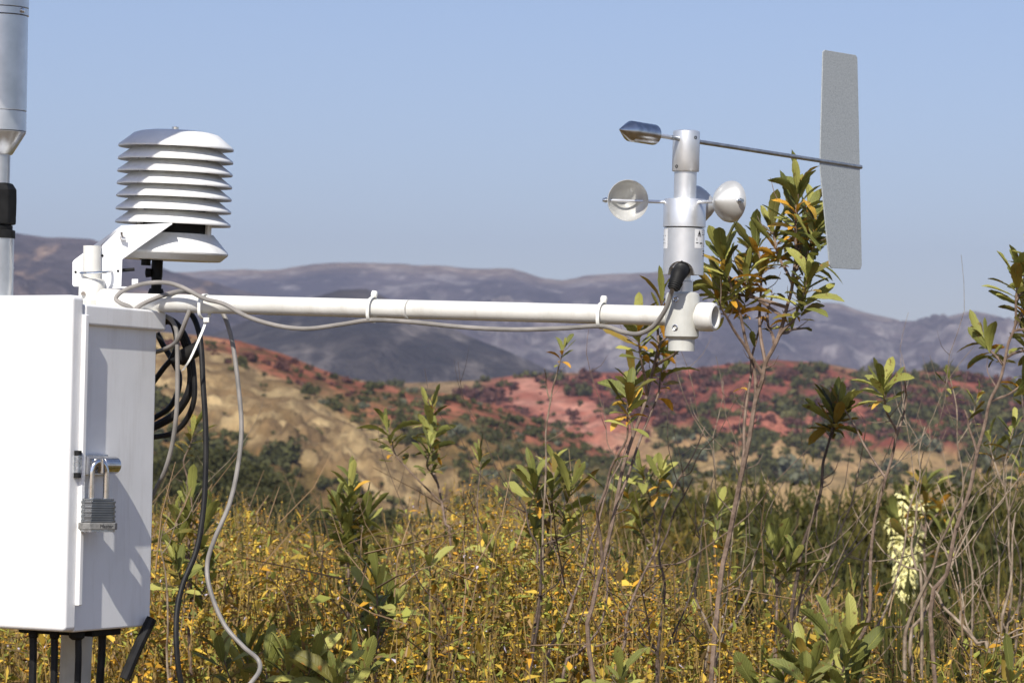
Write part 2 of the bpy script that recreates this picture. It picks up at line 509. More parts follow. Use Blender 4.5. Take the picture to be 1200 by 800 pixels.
# reddish ridge across the valley
RED_CREST = [(-500, 430), (150, 420), (300, 430), (380, 440), (450, 449), (520, 447), (560, 445), (600, 440), (640, 437), (720, 436), (800, 433), (860, 426), (900, 422), (960, 424), (1000, 432), (1040, 441), (1080, 433), (1110, 430), (1150, 440), (1200, 452), (1400, 440), (1700, 450)]
RED_BASE = [(-500, 600), (600, 585), (900, 575), (1200, 575), (1700, 590)]
def col_red(px, py, t, p):
    n = fbm(p.x * .03, p.y * .03, 33); n2 = fbm(p.x * .10, p.y * .10, 36)
    w = 22 * n
    c = blend((.30, .19, .09), (.40, .27, .14), .5 + n2)
    red = blend((.22, .062, .040), (.46, .145, .095), .5 + n2 * .9)
    # red soil band that dips to the right and down
    band = sstep(540, 590, px + w) * (1 - sstep(0, 40, py - (470 + (px - 560) * .12) + w * 1.5))
    band = max(band, sstep(430, 470, py + w) * (1 - sstep(488, 530, py + w)) * sstep(520, 600, px + w))
    c = blend(c, red, band)
    # bare pink slide in the middle
    d = abs((py - 455) - (px - 600) * .55 + w) / (22 + .20 * max(0, px - 600))
    slide = (1 - sstep(.5, 1.1, d)) * sstep(560, 620, px) * (1 - sstep(720, 800, px))
    c = blend(c, blend((.48, .17, .11), (.70, .34, .24), .5 + 1.2 * n2), slide * .95)
    pink2 = (1 - sstep(.4, 1.1, math.hypot((px - 915) / 80, (py - 487) / 22) + n * .8))
    c = blend(c, (.62, .23, .15), pink2 * .85)
    tan = sstep(492, 516, py + w - .05 * (px - 700)) * sstep(700, 780, px)
    c = blend(c, (.50, .34, .16), tan * .9)
    c = blend(c, (.38, .24, .12), .8 * sstep(.95, 1.0, t) * sstep(0, .2, n + .1))
    n3 = fbm(p.x * .22, p.y * .16, 91, 4)                     # low scrub and dry grass between the bushes
    cov = sstep(-.12, .22, n3 + .25 * n) * (1 - .62 * slide) * (1 - .6 * pink2)
    c = blend(c, (.11, .052, .030) if band > .5 and px < 900 else (.10, .088, .032), cov * (.62 - .3 * tan))
    return tuple(v * .86 for v in c)
Vred, PXred = hill('hill_red', RED_CREST, RED_BASE, 820, 560, 5, .012, col_red, M['soil'], nc=460, nr=130, px0=-300, px1=1500, rough=2.6, gully=7.0, crestn=.2)

# tan eroded spur on the left
SP_CREST = [(-500, 330), (-100, 360), (100, 380), (180, 388), (230, 393), (280, 399), (330, 414), (380, 434), (420, 447), (480, 455), (540, 463), (600, 480), (660, 505), (720, 535), (780, 568), (840, 606), (1000, 650), (1700, 660)]
SP_BASE = [(-500, 640), (300, 640), (520, 640), (700, 650), (1700, 680)]
def col_spur(px, py, t, p):
    n = fbm(p.x * .05, p.y * .05, 43); n2 = fbm(p.x * .16, p.y * .16, 46)
    w = 20 * n
    c = blend((.24, .14, .05), (.38, .23, .09), .5 + n2)
    top = 1 - sstep(-8, 26, py + w - (428 + (px - 250) * .22))
    c = blend(c, blend((.24, .075, .04), (.46, .17, .095), .5 + n2), top)
    # pale cliff band running down to the right
    d = abs(py - (478 + (px - 300) * .50) + w) / 52
    cliff = (1 - sstep(.65, 1.1, d)) * (1 - sstep(500, 570, px))
    c = blend(c, blend((.27, .175, .08), (.58, .42, .21), .5 + 1.6 * n2), cliff)
    grn = sstep(.05, .35, fbm(p.x * .04, p.y * .04, 49)) * sstep(360, 420, px) * (1 - cliff)
    c = blend(c, (.12, .115, .04), grn * .7)
    n3 = fbm(p.x * .36, p.y * .26, 92, 4)
    cov = sstep(-.10, .25, n3 + .2 * n) * (1 - .9 * cliff)
    crack = sstep(.16, .34, abs(fbm(p.x * .20 + .4 * n2, p.y * .05, 94, 3))) 
    c = blend(c, (.20, .13, .065), cliff * crack * .55)
    return tuple(v * .90 for v in blend(c, (.10, .085, .032), cov * .65))
Vsp, PXsp = hill('hill_spur', SP_CREST, SP_BASE, 500, 330, 3.0, .022, col_spur, M['soil'], px0=-200, px1=1000, nc=560, nr=170, rough=4.2, gully=6.5, crestn=.15)

# ------------------------------------------------------------------ shrubs on the hillsides
def shrub_arrays(n, lobes, seed, dark, light, flat=.75, size=.12, droop=0):
    """a bush of unit radius out of small leaf-clump faces over several lobes"""
    g = np.random.default_rng(seed)
    cs = np.column_stack([g.normal(0, .38, lobes), g.normal(0, .38, lobes), g.uniform(.25, .75, lobes) * flat])
    rs = g.uniform(.28, .52, lobes)
    k = g.integers(0, lobes, n)
    d = g.normal(size=(n, 3)); d /= np.linalg.norm(d, axis=1)[:, None]
    P = cs[k] + d * (rs[k] * g.uniform(.55, 1.08, n))[:, None] * np.array([1, 1, flat])
    P[:, 2] = np.maximum(P[:, 2], 0.02)
    a = g.normal(size=(n, 3)); a /= np.linalg.norm(a, axis=1)[:, None]
    b = np.cross(a, d + g.normal(0, .4, (n, 3))); b /= np.linalg.norm(b, axis=1)[:, None] + 1e-9
    s = (size * g.uniform(.6, 1.4, n))[:, None]
    V = np.stack([P - a * s, P + b * s * .7, P + a * s, P - b * s * .7], 1).reshape(-1, 3)
    T = np.arange(4 * n).reshape(n, 4)
    mix = g.uniform(0, 1, n)[:, None]
    C = np.repeat(np.array(dark) * (1 - mix) + np.array(light) * mix, 4, 0)
    return V, T, C

PAL = {'green': ((.032, .036, .008), (.088, .086, .020)),
       'grey': ((.075, .085, .05), (.15, .155, .095)),
       'red': ((.06, .026, .02), (.15, .058, .040)),
       'olive': ((.06, .06, .018), (.13, .12, .035))}
shrub_me = {}
for kind, (dk, lt) in PAL.items():
    shrub_me[kind] = []
    for s in range(3):
        V, T, C = shrub_arrays(420, 7, 100 + s * 7 + len(kind), dk, lt)
        o = np_mesh('hillside_shrub', V, T, C, M['shrub'])
        shrub_me[kind].append(o.data)
        bpy.data.objects.remove(o)

def hill_point(Vg, pxs, px, t):
    i = int(np.clip(np.searchsorted(pxs, px), 1, len(pxs) - 1))
    f = (px - pxs[i - 1]) / (pxs[i] - pxs[i - 1])
    j = int(np.clip(t * (Vg.shape[0] - 1), 0, Vg.shape[0] - 2)); g = t * (Vg.shape[0] - 1) - j
    return Vector((Vg[j, i - 1] * (1 - f) + Vg[j, i] * f) * (1 - g) + (Vg[j + 1, i - 1] * (1 - f) + Vg[j + 1, i] * f) * g)

def scatter(Vg, pxs, n, px0, px1, kindf, sizes, n_ind, label, group, seed, stuff_label):
    rnd = random.Random(seed)
    spots = []
    tries = 0
    while len(spots) < n and tries < n * 30:
        tries += 1
        px = rnd.uniform(px0, px1); t = rnd.uniform(.02, .985)
        p = hill_point(Vg, pxs, px, t)
        qx, qy, d = proj(p)
        k, dens, big = kindf(qx, qy, p, rnd)
        if rnd.random() > dens:
            continue
        s = sizes[0] * big * min(3.2, rnd.lognormvariate(.22, .45))
        spots.append((s, p, k, rnd.uniform(0, 6.28), rnd.uniform(.95, 1.4), 0 < qx < 1200 and qy < 620 and not (qx < 190)))
    spots.sort(key=lambda q: (-q[5], -q[0]))
    first = spots[:n_ind]
    for s, p, k, rz, h, vis in first:
        o = bpy.data.objects.new('hillside_shrub', shrub_me[k][rnd.randrange(3)])
        col.objects.link(o)
        o.location = p - Vector((0, 0, .15 * s)); o.rotation_euler = (0, 0, rz); o.scale = (s, s, s * h)
        tag(o, label, 'shrub', group)
    V, T, C, off = [], [], [], 0
    for s, p, k, rz, h, vis in spots[n_ind:]:
        dk, lt = PAL[k]
        v, t, c = shrub_arrays(60, 4, rnd.randrange(10 ** 6), dk, lt, size=.26)
        cr, sr = math.cos(rz), math.sin(rz)
        v = np.column_stack([v[:, 0] * cr - v[:, 1] * sr, v[:, 0] * sr + v[:, 1] * cr, v[:, 2] * h]) * s + np.array(p - Vector((0, 0, .15 * s)))
        V.append(v); T.append(t + off); C.append(c); off += len(v)
    o = np_mesh('hillside_scrub', np.vstack(V), np.vstack(T), np.vstack(C), M['shrub'])
    tag(o, stuff_label, 'scrub', kind='stuff')

def kind_spur(px, py, p, rnd):
    n = fbm(p.x * .05, p.y * .05, 77)
    cliff = abs(py - (478 + (px - 300) * .50)) / 46 < .8 + .5 * n and px < 530
    if py < 428 + (px - 250) * .22 + 10 * n and px < 420:
        return ('red' if rnd.random() < .6 else 'green'), .55, .9
    if cliff:
        return 'olive', .05, .55
    dens = .70 + .9 * n + .5 * sstep(340, 420, px)
    if px < 350 and py > 520:
        return 'green', .95, 1.5
    return rnd.choices(['green', 'grey', 'olive'], [.7, .12, .18])[0], dens, 1.0
scatter(Vsp, PXsp, 2600, -100, 900, kind_spur, (.7, 1.8), 150, 'dark rounded shrub growing on the tan spur at left', 'shrubs dotting the tan spur', 5,
        'small scattered scrub covering the tan spur')

def kind_red(px, py, p, rnd):
    n = fbm(p.x * .03, p.y * .03, 78)
    slide = abs((py - 455) - (px - 600) * .55) / (22 + .20 * max(0, px - 600)) < .8 and 580 < px < 780
    if slide:
        return rnd.choice(['red', 'green', 'olive']), .16 + .35 * max(0, n), .6
    red = py < 500 + (px - 600) * .03 and 540 < px < 1120
    dens = .45 + .9 * n
    if px > 1020 and py < 520:
        return rnd.choices(['green', 'red', 'olive'], [.6, .2, .2])[0], dens + .3, 1.1
    if red:
        return rnd.choices(['red', 'green', 'olive'], [.75, .2, .05] if px < 830 else [.38, .42, .2])[0], dens + (.05 if px < 830 else -.05), 1.0
    return rnd.choices(['green', 'olive', 'grey'], [.75, .15, .1])[0], dens, 1.0
scatter(Vred, PXred, 2900, 300, 1300, kind_red, (1.2, 2.7), 150, 'round shrub growing on the reddish ridge across the valley', 'shrubs dotting the red ridge', 6,
        'small scattered scrub covering the red ridge')

# ================================================================== WEATHER STATION
PSI = R(27)
U = Vector((math.cos(PSI), -math.sin(PSI), 0))      # along the cross arm
W = Vector((math.sin(PSI), math.cos(PSI), 0))       # to the back
Z = Vector((0, 0, 1))
DM = 3.6
MAST = at(98, 550, DM); MAST.z = 0

# --- mast
mast_top = at(108, 288, DM); mast_mid = at(107, 352, DM); mast_low = at(89, 770, DM)
mdir = (mast_top - mast_low).normalized()
mast_base = mast_low - mdir * (mast_low.z / mdir.z) 
mast_base.z = 0.02
t = thing('mast', mast_base, 'grey upright pipe mast behind the white enclosure, carrying the cross arm', 'mast')
MB().tube([mast_base, mast_low, mast_mid], .0195, 28).build('pole', M['fitting'], t)
MB().lathe(mast_mid - mdir * .004, mdir, [(0, .014), (0, .0162), (.028, .0162), (.031, .0145), (.031, .0112)], 28).build('collar', M['pipe'], t)
MB().tube([mast_mid, mast_top], .0110, 28).build('stub', M['pipe'], t)
sc = at(97.5, 344, DM - .0165)
MB().lathe(sc, (CAM - sc), [(-.004, .0028), (.0012, .0028), (.0012, .0016), (-.001, .0016)], 12).build('set_screw', M['steel'], t)

# --- enclosure
def S(a, b, z):
    p = MAST + U * a + W * b
    return Vector((p.x, p.y, z))
fc = S(.11, -.19, 1.5); dfc = proj(fc)[2]
z_top = at(84, 345, dfc).z; z_bot = at(80, 740, dfc).z
t = thing('instrument_enclosure', S(-.1, -.09, z_bot), 'white steel instrument box with hinged door, closed by a padlock', 'enclosure')
O = S(0, 0, 0)
MB().box(O, U, W, Z, -.30, .105, -.160, 0, z_bot - .002, z_top - .012).build('body', M['white'], t, bevel=.003)
MB().box(O, U, W, Z, -.306, .1115, -.1605, .010, z_top - .034, z_top - .0095).build('hood', M['white'], t, bevel=.003)
door = MB().box(O, U, W, Z, -.306, .1125, -.190, -.1640, z_bot, z_top).build('door', M['white'], t, bevel=.0060, seg=4)
MB().box(O, U, W, Z, .106, .1175, -.1685, -.1610, z_bot + .030, z_top - .022).build('door_lip', M['white'], door, bevel=.0015)
MB().box(O, U, W, Z, -.29, .100, -.1640, -.1598, z_bot + .01, z_top - .02).build('gasket', M['black'], door)
# hasp on the side panel
zh = at(105, 545, dfc).z
h0 = .109
hs = MB().lathe(S(h0 + .0075, -.160, zh), W, [(0, .0085), (0, .0105), (.0275, .0105), (.0275, .0100), (.0290, .0100), (.0290, .0105), (.0580, .0105), (.0580, .0085)], 32).build('hasp', M['steel'], t, 40)
MB().box(S(h0, 0, 0), U, W, Z, -.0035, .0005, -.159, -.104, zh - .0125, zh + .0125).build('hasp_plate', M['steel'], hs, bevel=.001)
MB().box(S(h0, 0, 0), U, W, Z, .012, .027, -.1535, -.1505, zh - .010, zh + .008).build('hasp_tab', M['steel'], hs, bevel=.001)
MB().lathe(S(h0 + .006, -.1745, zh - .009), Z, [(0, .0050), (.020, .0050)], 16).build('hinge_barrel', M['zinc'], hs)
MB().lathe(S(h0 + .006, -.1745, zh - .015), Z, [(0, .0046), (.0055, .0046)], 12).lathe(S(h0 + .006, -.1745, zh + .0115), Z, [(0, .0046), (.0055, .0046)], 12).build('hinge_bush', M['black'], hs)
# cable glands under the floor of the box
for px, dx, bb in ((39, .0058, -.10), (64, .0062, -.09), (90, .0095, -.10)):
    g0 = at(px, 742, dfc + .07); g0.z = z_bot + .006
    gl = MB().lathe(g0, -Z, [(0, dx * 1.35), (.010, dx * 1.35), (.010, dx), (.017, dx), (.020, dx * .6)], 8).build('cable_gland', M['black'], t)
MB().box(O, U, W, Z, -.02, .09, -.10, -.04, z_bot - .011, z_bot + .005).build('floor_plate', M['black'], t, bevel=.002)

# --- padlock
pc = S(h0 + .021, -.152, zh)
pu, pv = (U * math.cos(R(35)) + W * math.sin(R(35))), (W * math.cos(R(35)) - U * math.sin(R(35)))
pu = (RIGHT * .82 + Vector((0, .57, 0))).normalized(); pu.z = 0; pu.normalize()
pv = Z.cross(pu)
t = thing('padlock', pc - Z * .082, 'laminated steel padlock with long shackle hanging from the enclosure hasp', 'padlock')
zt = pc.z
sh = [pc + pu * x + Z * z for x, z in ((-.0095, -.045), (-.0095, -.012), (-.0088, -.005), (-.006, .001), (0, .0042), (.006, .001), (.0088, -.005), (.0095, -.012), (.0095, -.045))]
MB().tube(smooth_path(sh, 4), .0036, 12).build('shackle', M['steel'], t)
def lockpoly(s, zz):
    a, b, c = .0205 * s, .0115 * s, .006
    return [pc + pu * x + pv * y + Z * zz for x, y in ((-a + c, -b), (a - c, -b), (a, -b + c), (a, b - c), (a - c, b), (-a + c, b), (-a, b - c), (-a, -b + c))]
body = MB()
zz = -.0375
body.prism(lockpoly(.90, zz - .004), Z * .0025)
for k in range(9):
    body.prism(lockpoly(1.0 if k % 2 == 0 else .96, zz - .0042 - .0028 * (k + 1)), Z * .00275)
lb = body.build('laminated_body', M['lamination'], t, bevel=.0004, seg=1)
zb = zz - .0042 - .0028 * 9
bmp = MB().prism(lockpoly(1.09, zb - .0085), Z * .0082).build('bumper', M['bumper'], t, bevel=.001)
MB().prism(lockpoly(.98, zb - .0112), Z * .0026).build('base_plate', M['zinc'], t)
fcu = bpy.data.curves.new('lettering', 'FONT'); fcu.body = 'Master'; fcu.size = .0062; fcu.align_x = 'LEFT'; fcu.align_y = 'CENTER'; fcu.extrude = .0001; fcu.shear = .2
fo = bpy.data.objects.new('lettering_source', fcu); col.objects.link(fo)
dg = bpy.context.evaluated_depsgraph_get()
tm = bpy.data.meshes.new_from_object(fo.evaluated_get(dg)); bpy.data.objects.remove(fo)
tm.materials.clear(); tm.materials.append(M['ink'])
lo = bpy.data.objects.new('lettering', tm); col.objects.link(lo); lo.parent = bmp
lm = Matrix((pu, Z, -pv)).transposed().to_4x4()
lm.translation = pc - pv * (.0115 * 1.09 + .0003) + Z * (zb - .0044) + pu * (-.004) - parent_world(bmp)
lo.matrix_local = lm

# --- silver tube instrument standing on the enclosure
tb = S(-.0725, -.09, z_top - .010)
tp = at(-2, 180, tb.y); tdir = (at(0, 0, 3.55) - at(-2, 300, 3.55)).normalized()
tdir = (Z + tdir * 2).normalized()
t = thing('tube_sensor', tb, 'tall silver cylindrical sensor with black gland on top of the enclosure', 'sensor')
pxm = 3.55 / F
TB_Y = proj(tb)[1]
def TL(y): return (TB_Y - y) * pxm
MB().lathe(tb, tdir, [(0, .0205), (TL(276), .0205)], 32).build('socket', M['tube'], t)
MB().lathe(tb, tdir, [(TL(314), .0212), (TL(313), .0212)], 32).build('ring', M['tube'], t)
MB().lathe(tb, tdir, [(TL(279), .0190), (TL(279), .0222), (TL(270), .0222), (TL(269), .0190), (TL(264), .0190)], 16).build('gland_thread', M['black'], t)
MB().lathe(tb, tdir, [(TL(263), .0232), (TL(236), .0238), (TL(222), .0235), (TL(216), .0195), (TL(214), .0165)], 8).build('gland_nut', M['black'], t, 20, bevel=.002)
MB().lathe(tb, tdir, [(TL(218), .0145), (TL(176), .0150)], 32).build('stem', M['tube'], t)
MB().lathe(tb, tdir, [(TL(181), .0155), (TL(180), .0175), (TL(155), .0335), (TL(154), .0335)], 40).build('cone', M['tube'], t)
MB().lathe(tb, tdir, [(TL(153.4), .0330), (TL(153), .0338), (TL(130.6), .0338), (TL(130), .0333)], 40).build('lower_band', M['tube'], t)
MB().lathe(tb, tdir, [(TL(129.6), .0333), (TL(129), .0339), (TL(18.6), .0343), (TL(18), .0338)], 40).build('barrel', M['tube'], t)
MB().lathe(tb, tdir, [(TL(17.6), .0338), (TL(17), .0352), (TL(9.5), .0352), (TL(9), .0345)], 40).build('upper_band', M['tube'], t)
MB().lathe(tb, tdir, [(TL(8.6), .0345), (TL(8), .0350), (TL(-260), .0350), (TL(-275), .012)], 40).build('head', M['tube'], t)
bp_ = tb + tdir * TL(13) + (RIGHT * .85 - FWD * .5).normalized() * .0352
MB().lathe(bp_, (bp_ - tb - tdir * TL(13)), [(-.001, .0035), (.002, .0030), (.0025, .001)], 12).build('screw', M['steel'], t)

# --- cross arm
P0 = at(112, 353, DM); d1 = 3.215; P1 = at(839, 371.5, d1)
adir = (P1 - P0).normalized()
def arm_depth(px):
    f = (px - 100) / 735.0
    return 1 / ((1 - f) / 3.6 + f / d1)
t = thing('cross_arm', P0, 'long cream painted pipe arm running level from the mast to the wind sensor', 'pipe arm')
MB().tube([P0 + adir * ((P1 - P0).length - .018) * k / 12 for k in range(13)], .0112, 32).build('pipe', M['pipe'], t)
c0 = at(127, 352, arm_depth(127) - .002)
MB().lathe(P0 + adir * .012, adir, [(0, .0135), (0, .0160), (.022, .0160), (.026, .0115)], 28).build('end_clamp', M['pipe'], t)
MB().lathe(at(478, 362.6, arm_depth(478)), adir, [(-.0015, .01115), (-.0012, .01145), (.0012, .01145), (.0015, .01115)], 32).build('seam', M['pipe'], t)
# open-ended collar beyond the tee
ce = P1 - adir * .0205
MB().lathe(ce, adir, [(0, .0115), (0, .0150), (.002, .0162), (.0155, .0162), (.0190, .0150), (.0205, .0128), (.0200, .0112), (.002, .0108)], 40, caps=False).build('end_collar', M['pipe'], t)
MB().lathe(ce, adir, [(.004, .0107), (.0042, .001)], 24).build('bore', M['black'], t)

# --- wind sensor (vane over three cups)
DW = arm_depth(800)
AT, AB = at(804.5, 153, DW), at(798.5, 411, DW)
ax = (AT - AB).normalized()
pw = (AT - AB).length / 258.0
def AX(y): return AB + ax * ((411 - y) * pw)
def H(y): return (411 - y) * pw
t = thing('wind_sensor', AB, 'silver wind sensor with vane and three cups at the end of the cross arm', 'wind sensor')
MB().lathe(AB, ax, [(0, .0135), (0, .0148), (H(397), .0148), (H(396), .0175), (H(394), .0192), (H(347), .0192), (H(344), .0180), (H(342), .0140)], 40).build('tee_mount', M['fitting'], t, 40)
MB().lathe(AB, ax, [(H(345), .0112), (H(330), .0112), (H(329), .0085), (H(312), .0085)], 28).build('stem', M['alu'], t)
# body shell with an arched cable notch on the camera side
rb = .0226
ra_ = ax.orthogonal().normalized(); rb_ = ax.cross(ra_)
toc = (CAM - AX(300)); toc = (toc - ax * toc.dot(ax)).normalized(); side = ax.cross(toc)
sh_ = MB(); n = 72; ys = np.linspace(0, 1, 14)
vs = []
for k in range(n):
    w = 2 * math.pi * k / n
    ww = (w + math.pi) % (2 * math.pi) - math.pi
    ang = ww - R(-8)
    cut = 0.0145 * math.sqrt(max(0, 1 - (ang / .72) ** 2)) if abs(ang) < .72 else 0
    lo_ = H(322) + cut
    for s in ys:
        h = lo_ + (H(267.5) - lo_) * s
        vs.append(AB + ax * h + (toc * math.cos(w) + side * math.sin(w)) * rb)
m_ = len(ys)
fs = [(k * m_ + j, ((k + 1) % n) * m_ + j, ((k + 1) % n) * m_ + j + 1, k * m_ + j + 1) for k in range(n) for j in range(m_ - 1)]
vi = []
for k in range(n):
    for s in range(m_):
        q = vs[k * m_ + s]; c = AB + ax * (q - AB).dot(ax)
        vi.append(c + (q - c) * .90)
nv = len(vs)
fs2 = [tuple(nv + i for i in f[::-1]) for f in fs] + [(k * m_, ((k + 1) % n) * m_, nv + ((k + 1) % n) * m_, nv + k * m_) for k in range(n)]
shell = sh_.add(vs + vi, fs + fs2).build('body', M['alu'], t, 40)
MB().lathe(AB, ax, [(H(314), .001), (H(314), .0195), (H(302), .0195)], 32).build('inner_core', M['alu'], shell)
hub = MB().lathe(AB, ax, [(H(266.5), .0218), (H(266), .0238), (H(235), .0238), (H(233.5), .0230), (H(233), .0120)], 48).build('cup_hub', M['alu'], t)
MB().lathe(AB, ax, [(H(234), .0126), (H(200), .0126)], 36).build('neck', M['alu'], t)
vh = MB().lathe(AB, ax, [(H(201), .0120), (H(201), .0148), (H(200), .0152), (H(156), .0152), (H(154), .0148), (H(153), .0120), (H(153), .001)], 40).build('vane_hub', M['alu'], t)
for px, py, rr in ((793, 196, .0019), (815, 162, .0019), (799, 307, .0011)):
    r_ = .0152 if py < 210 else rb
    q = AX(py); off = (px - proj(q)[0]) * DW / F
    p_ = q + side * (-off if side.dot(RIGHT) < 0 else off) + toc * math.sqrt(max(1e-8, r_ ** 2 - off ** 2))
    MB().lathe(p_, (p_ - q), [(-.002, rr), (.0003, rr), (.0003, rr * .6), (-.0004, rr * .5)], 10).build('screw_hole', M['black'], vh if py < 210 else shell)
for py in (351, 384):
    q = AX(py); dirn = (toc + side * (-.42 if side.dot(RIGHT) > 0 else .42)).normalized()
    p_ = q + dirn * .0192
    MB().lathe(p_, dirn, [(-.002, .0034), (.0008, .0034), (.0010, .0028), (.0004, .0018), (-.001, .0016)], 14).build('set_screw', M['steel'], t)
# curved paper labels on the body
def curved_label(a0, a1, y0, y1, marks):
    mb = MB(); k_ = 8; v_ = []
    for i in range(k_ + 1):
        w = a0 + (a1 - a0) * i / k_
        for y in (y0, y1):
            v_.append(AB + ax * H(y) + (toc * math.cos(w) + side * math.sin(w)) * (rb + .00025))
    lab = mb.add(v_, [(2 * i, 2 * i + 2, 2 * i + 3, 2 * i + 1) for i in range(k_)]).build('warning_label', M['label'], shell)
    mk = MB()
    for poly in marks:
        mk.add([AB + ax * H(y0 + (y1 - y0) * v) + (toc * math.cos(a0 + (a1 - a0) * u) + side * math.sin(a0 + (a1 - a0) * u)) * (rb + .0005) for u, v in poly], [tuple(range(len(poly)))])
    mk.build('print', M['ink'], lab)
sg = 1 if side.dot(RIGHT) > 0 else -1
def bar(u0, u1, v0, v1): return [(u0, v0), (u1, v0), (u1, v1), (u0, v1)]
curved_label(sg * .55, sg * 1.45, 269, 291, [[(.20, .30), (.32, .05), (.44, .30)], bar(.18, .46, .34, .38), bar(.55, .95, .06, .10), bar(.55, .95, .16, .20), bar(.55, .9, .26, .30), bar(.12, .95, .44, .47), bar(.12, .95, .58, .61), bar(.12, .15, .44, .61), bar(.08, .25, .70, .74), bar(.35, .6, .70, .76), bar(.5, .9, .86, .90)])
curved_label(sg * 1.05, sg * 1.5, 292, 301, [bar(.2, .8, .15, .3), bar(.3, .8, .5, .62), bar(.2, .7, .8, .92)])
curved_label(-sg * 1.5, -sg * .92, 269, 292, [bar(.1, .7, .33, .37), bar(.1, .5, .52, .55), bar(.1, .65, .70, .74)])
# three cups on rods
cup_y = 237.5
CH = AX(cup_y)
for a in (R(189), R(309), R(69)):
    dr = Vector((math.cos(a), math.sin(a), 0)); dr = (dr - ax * dr.dot(ax)).normalized()
    op = ax.cross(dr).normalized()                     # the mouth of the cup faces this way
    cc = CH + dr * .0665
    arm = MB().tube([CH + dr * .018, cc + dr * .0265], .0019, 10).build('cup_rod', M['alu'], t)
    MB().lathe(cc + dr * .0225, dr, [(0, .0030), (.0022, .0030), (.0022, .0022), (.0045, .0022)], 10).build('nut', M['zinc'], arm)
    prof = [(-.0225, .0004), (-.0212, .0040), (-.0158, .0112), (-.0095, .0174), (-.0040, .0212), (-.001, .0227), (.0018, .0231), (.0030, .0232), (.0030, .0226), (-.001, .0212), (-.004, .0188), (-.0090, .0138), (-.0150, .0080), (-.0205, .0010)]
    MB().lathe(cc + op * .006, op, prof, 40, caps=False).build('cup', M['cupin'], t, 50)
# vane
wd = Vector((math.sin(R(40)), math.cos(R(40)), 0))
VC = AX(164)
vr = MB().tube([VC - wd * .030, VC + wd * .3555], .0026, 12).build('vane_rod', M['rod'], t)
nd = -wd
nn = VC + nd * .017
MB().tube([VC, VC + nd * .066], .0024, 10).build('nose_rod', M['alu'], t)
MB().lathe(VC + nd * .060, nd, [(0, .0095), (.0010, .0114), (.042, .0114), (.0425, .0112), (.062, .0006)], 36).build('nose_weight', M['dullsteel'], t, 30)
vup = (Z - RIGHT * .022).normalized()
vnorm = wd.cross(vup).normalized()
def vp(l, h): return VC + wd * (.268 + l) + vup * h - vnorm * .0008
vane_poly = [(.006, .131), (.010, .1335), (.077, .1350), (.0805, .132), (.0835, .02), (.0870, -.120), (.0835, -.1245), (.021, -.1265), (.017, -.123), (-.0015, -.01), (-.001, .015)]
MB().prism([vp(l, h) for l, h in vane_poly], vnorm * .0016).build('vane_board', M['vane'], vr, bevel=.0004, seg=1)
for l in (.03, .078):
    q = VC + wd * (.268 + l) - vnorm * .0026
    MB().lathe(q, -vnorm, [(0, .0012), (.0008, .0012), (.001, .0004)], 8).build('rivet', M['steel'], vr)
# cable boot leaving the notch
bt = [AX(316) + toc * .016 - RIGHT * .001, at(795, 322, DW - .030), at(789, 339, DW - .036)]
conn = MB().tube(smooth_path(bt, 5), [.0092] * 4 + [.0090, .0088, .0082, .0076, .0070, .0064, .0058], 16).build('cable_boot', M['black'], t)
for k in range(4):
    f = .45 + .13 * k
    p_ = bt[1].lerp(bt[2], f)
    MB().lathe(p_, bt[2] - bt[1], [(0, .0082 - .0018 * f), (.0004, .0090 - .0022 * f), (.0014, .0090 - .0022 * f), (.0018, .0080 - .0018 * f)], 16).build('boot_rib', M['black'], conn)

# --- radiation shield
DS = 3.685
ps = DS / F
s_top, s_bot = at(205.5, 152, DS), at(201, 305, DS)
sx = (s_top - s_bot).normalized()
sx = (sx + RIGHT * .012).normalized()
def SH(y): return (305 - y) * ps
t = thing('radiation_shield', s_bot, 'white louvred radiation shield of stacked plates on a bracket above the cross arm', 'radiation shield')
ys_rim = [172.5, 187.5, 202, 216.5, 231, 246, 261.5]
for k, y in enumerate(ys_rim):
    h = SH(y)
    ro = .0712; kr = 1.032
    if k == 0:
        prof = [(h + .0205, .0005), (h + .0205, .034), (h + .0190, .044), (h + .0165, .0520), (h + .0010, .0706), (h - .0010, ro), (h - .0022, .0708), (h - .0010, .0690), (h + .010, .055), (h + .012, .0005)]
    else:
        prof = [(h + .0145, .044), (h + .0140, .0535), (h + .0010, .0706), (h - .0010, ro), (h - .0022, .0708), (h - .0010, .0690), (h + .0115, .0525), (h + .0120, .044)]
    MB().lathe(s_bot, sx, [(a_, b_ * kr) for a_, b_ in prof], 64, caps=False).build('louvre_plate', M['shield'], t, 40)
MB().lathe(s_bot, sx, [(SH(292), .047), (SH(175), .047)], 32).build('core', M['black'], t)
for a in range(3):
    w = R(100 + 120 * a)
    o_ = s_bot + (RIGHT * math.cos(w) + FWD * math.sin(w)) * .050
    MB().lathe(o_, sx, [(SH(292), .0042), (SH(165), .0042)], 12).build('spacer_rod', M['shield'], t)
h = SH(295)
MB().lathe(s_bot, sx, [(h + .0235, .030), (h + .0230, .0520), (h + .0010, .0710), (h - .0010, .0718), (h - .0030, .0712), (h - .0110, .0620), (h - .0115, .0005)], 64, caps=False).build('bottom_plate', M['shield'], t, 30)
MB().lathe(s_top + sx * .0015, sx, [(-.003, .0045), (.0018, .0045), (.0024, .0020)], 12).build('top_screw', M['steel'], t)
for px, py in ((154, 304),):
    q = s_bot - RIGHT * .030 + sx * .006 - FWD * .02
    MB().lathe(q, -sx, [(0, .0085), (.006, .0085), (.006, .0062), (.013, .0062)], 14).build('plug', M['black'], t)
q = s_bot - RIGHT * .018 + sx * .004
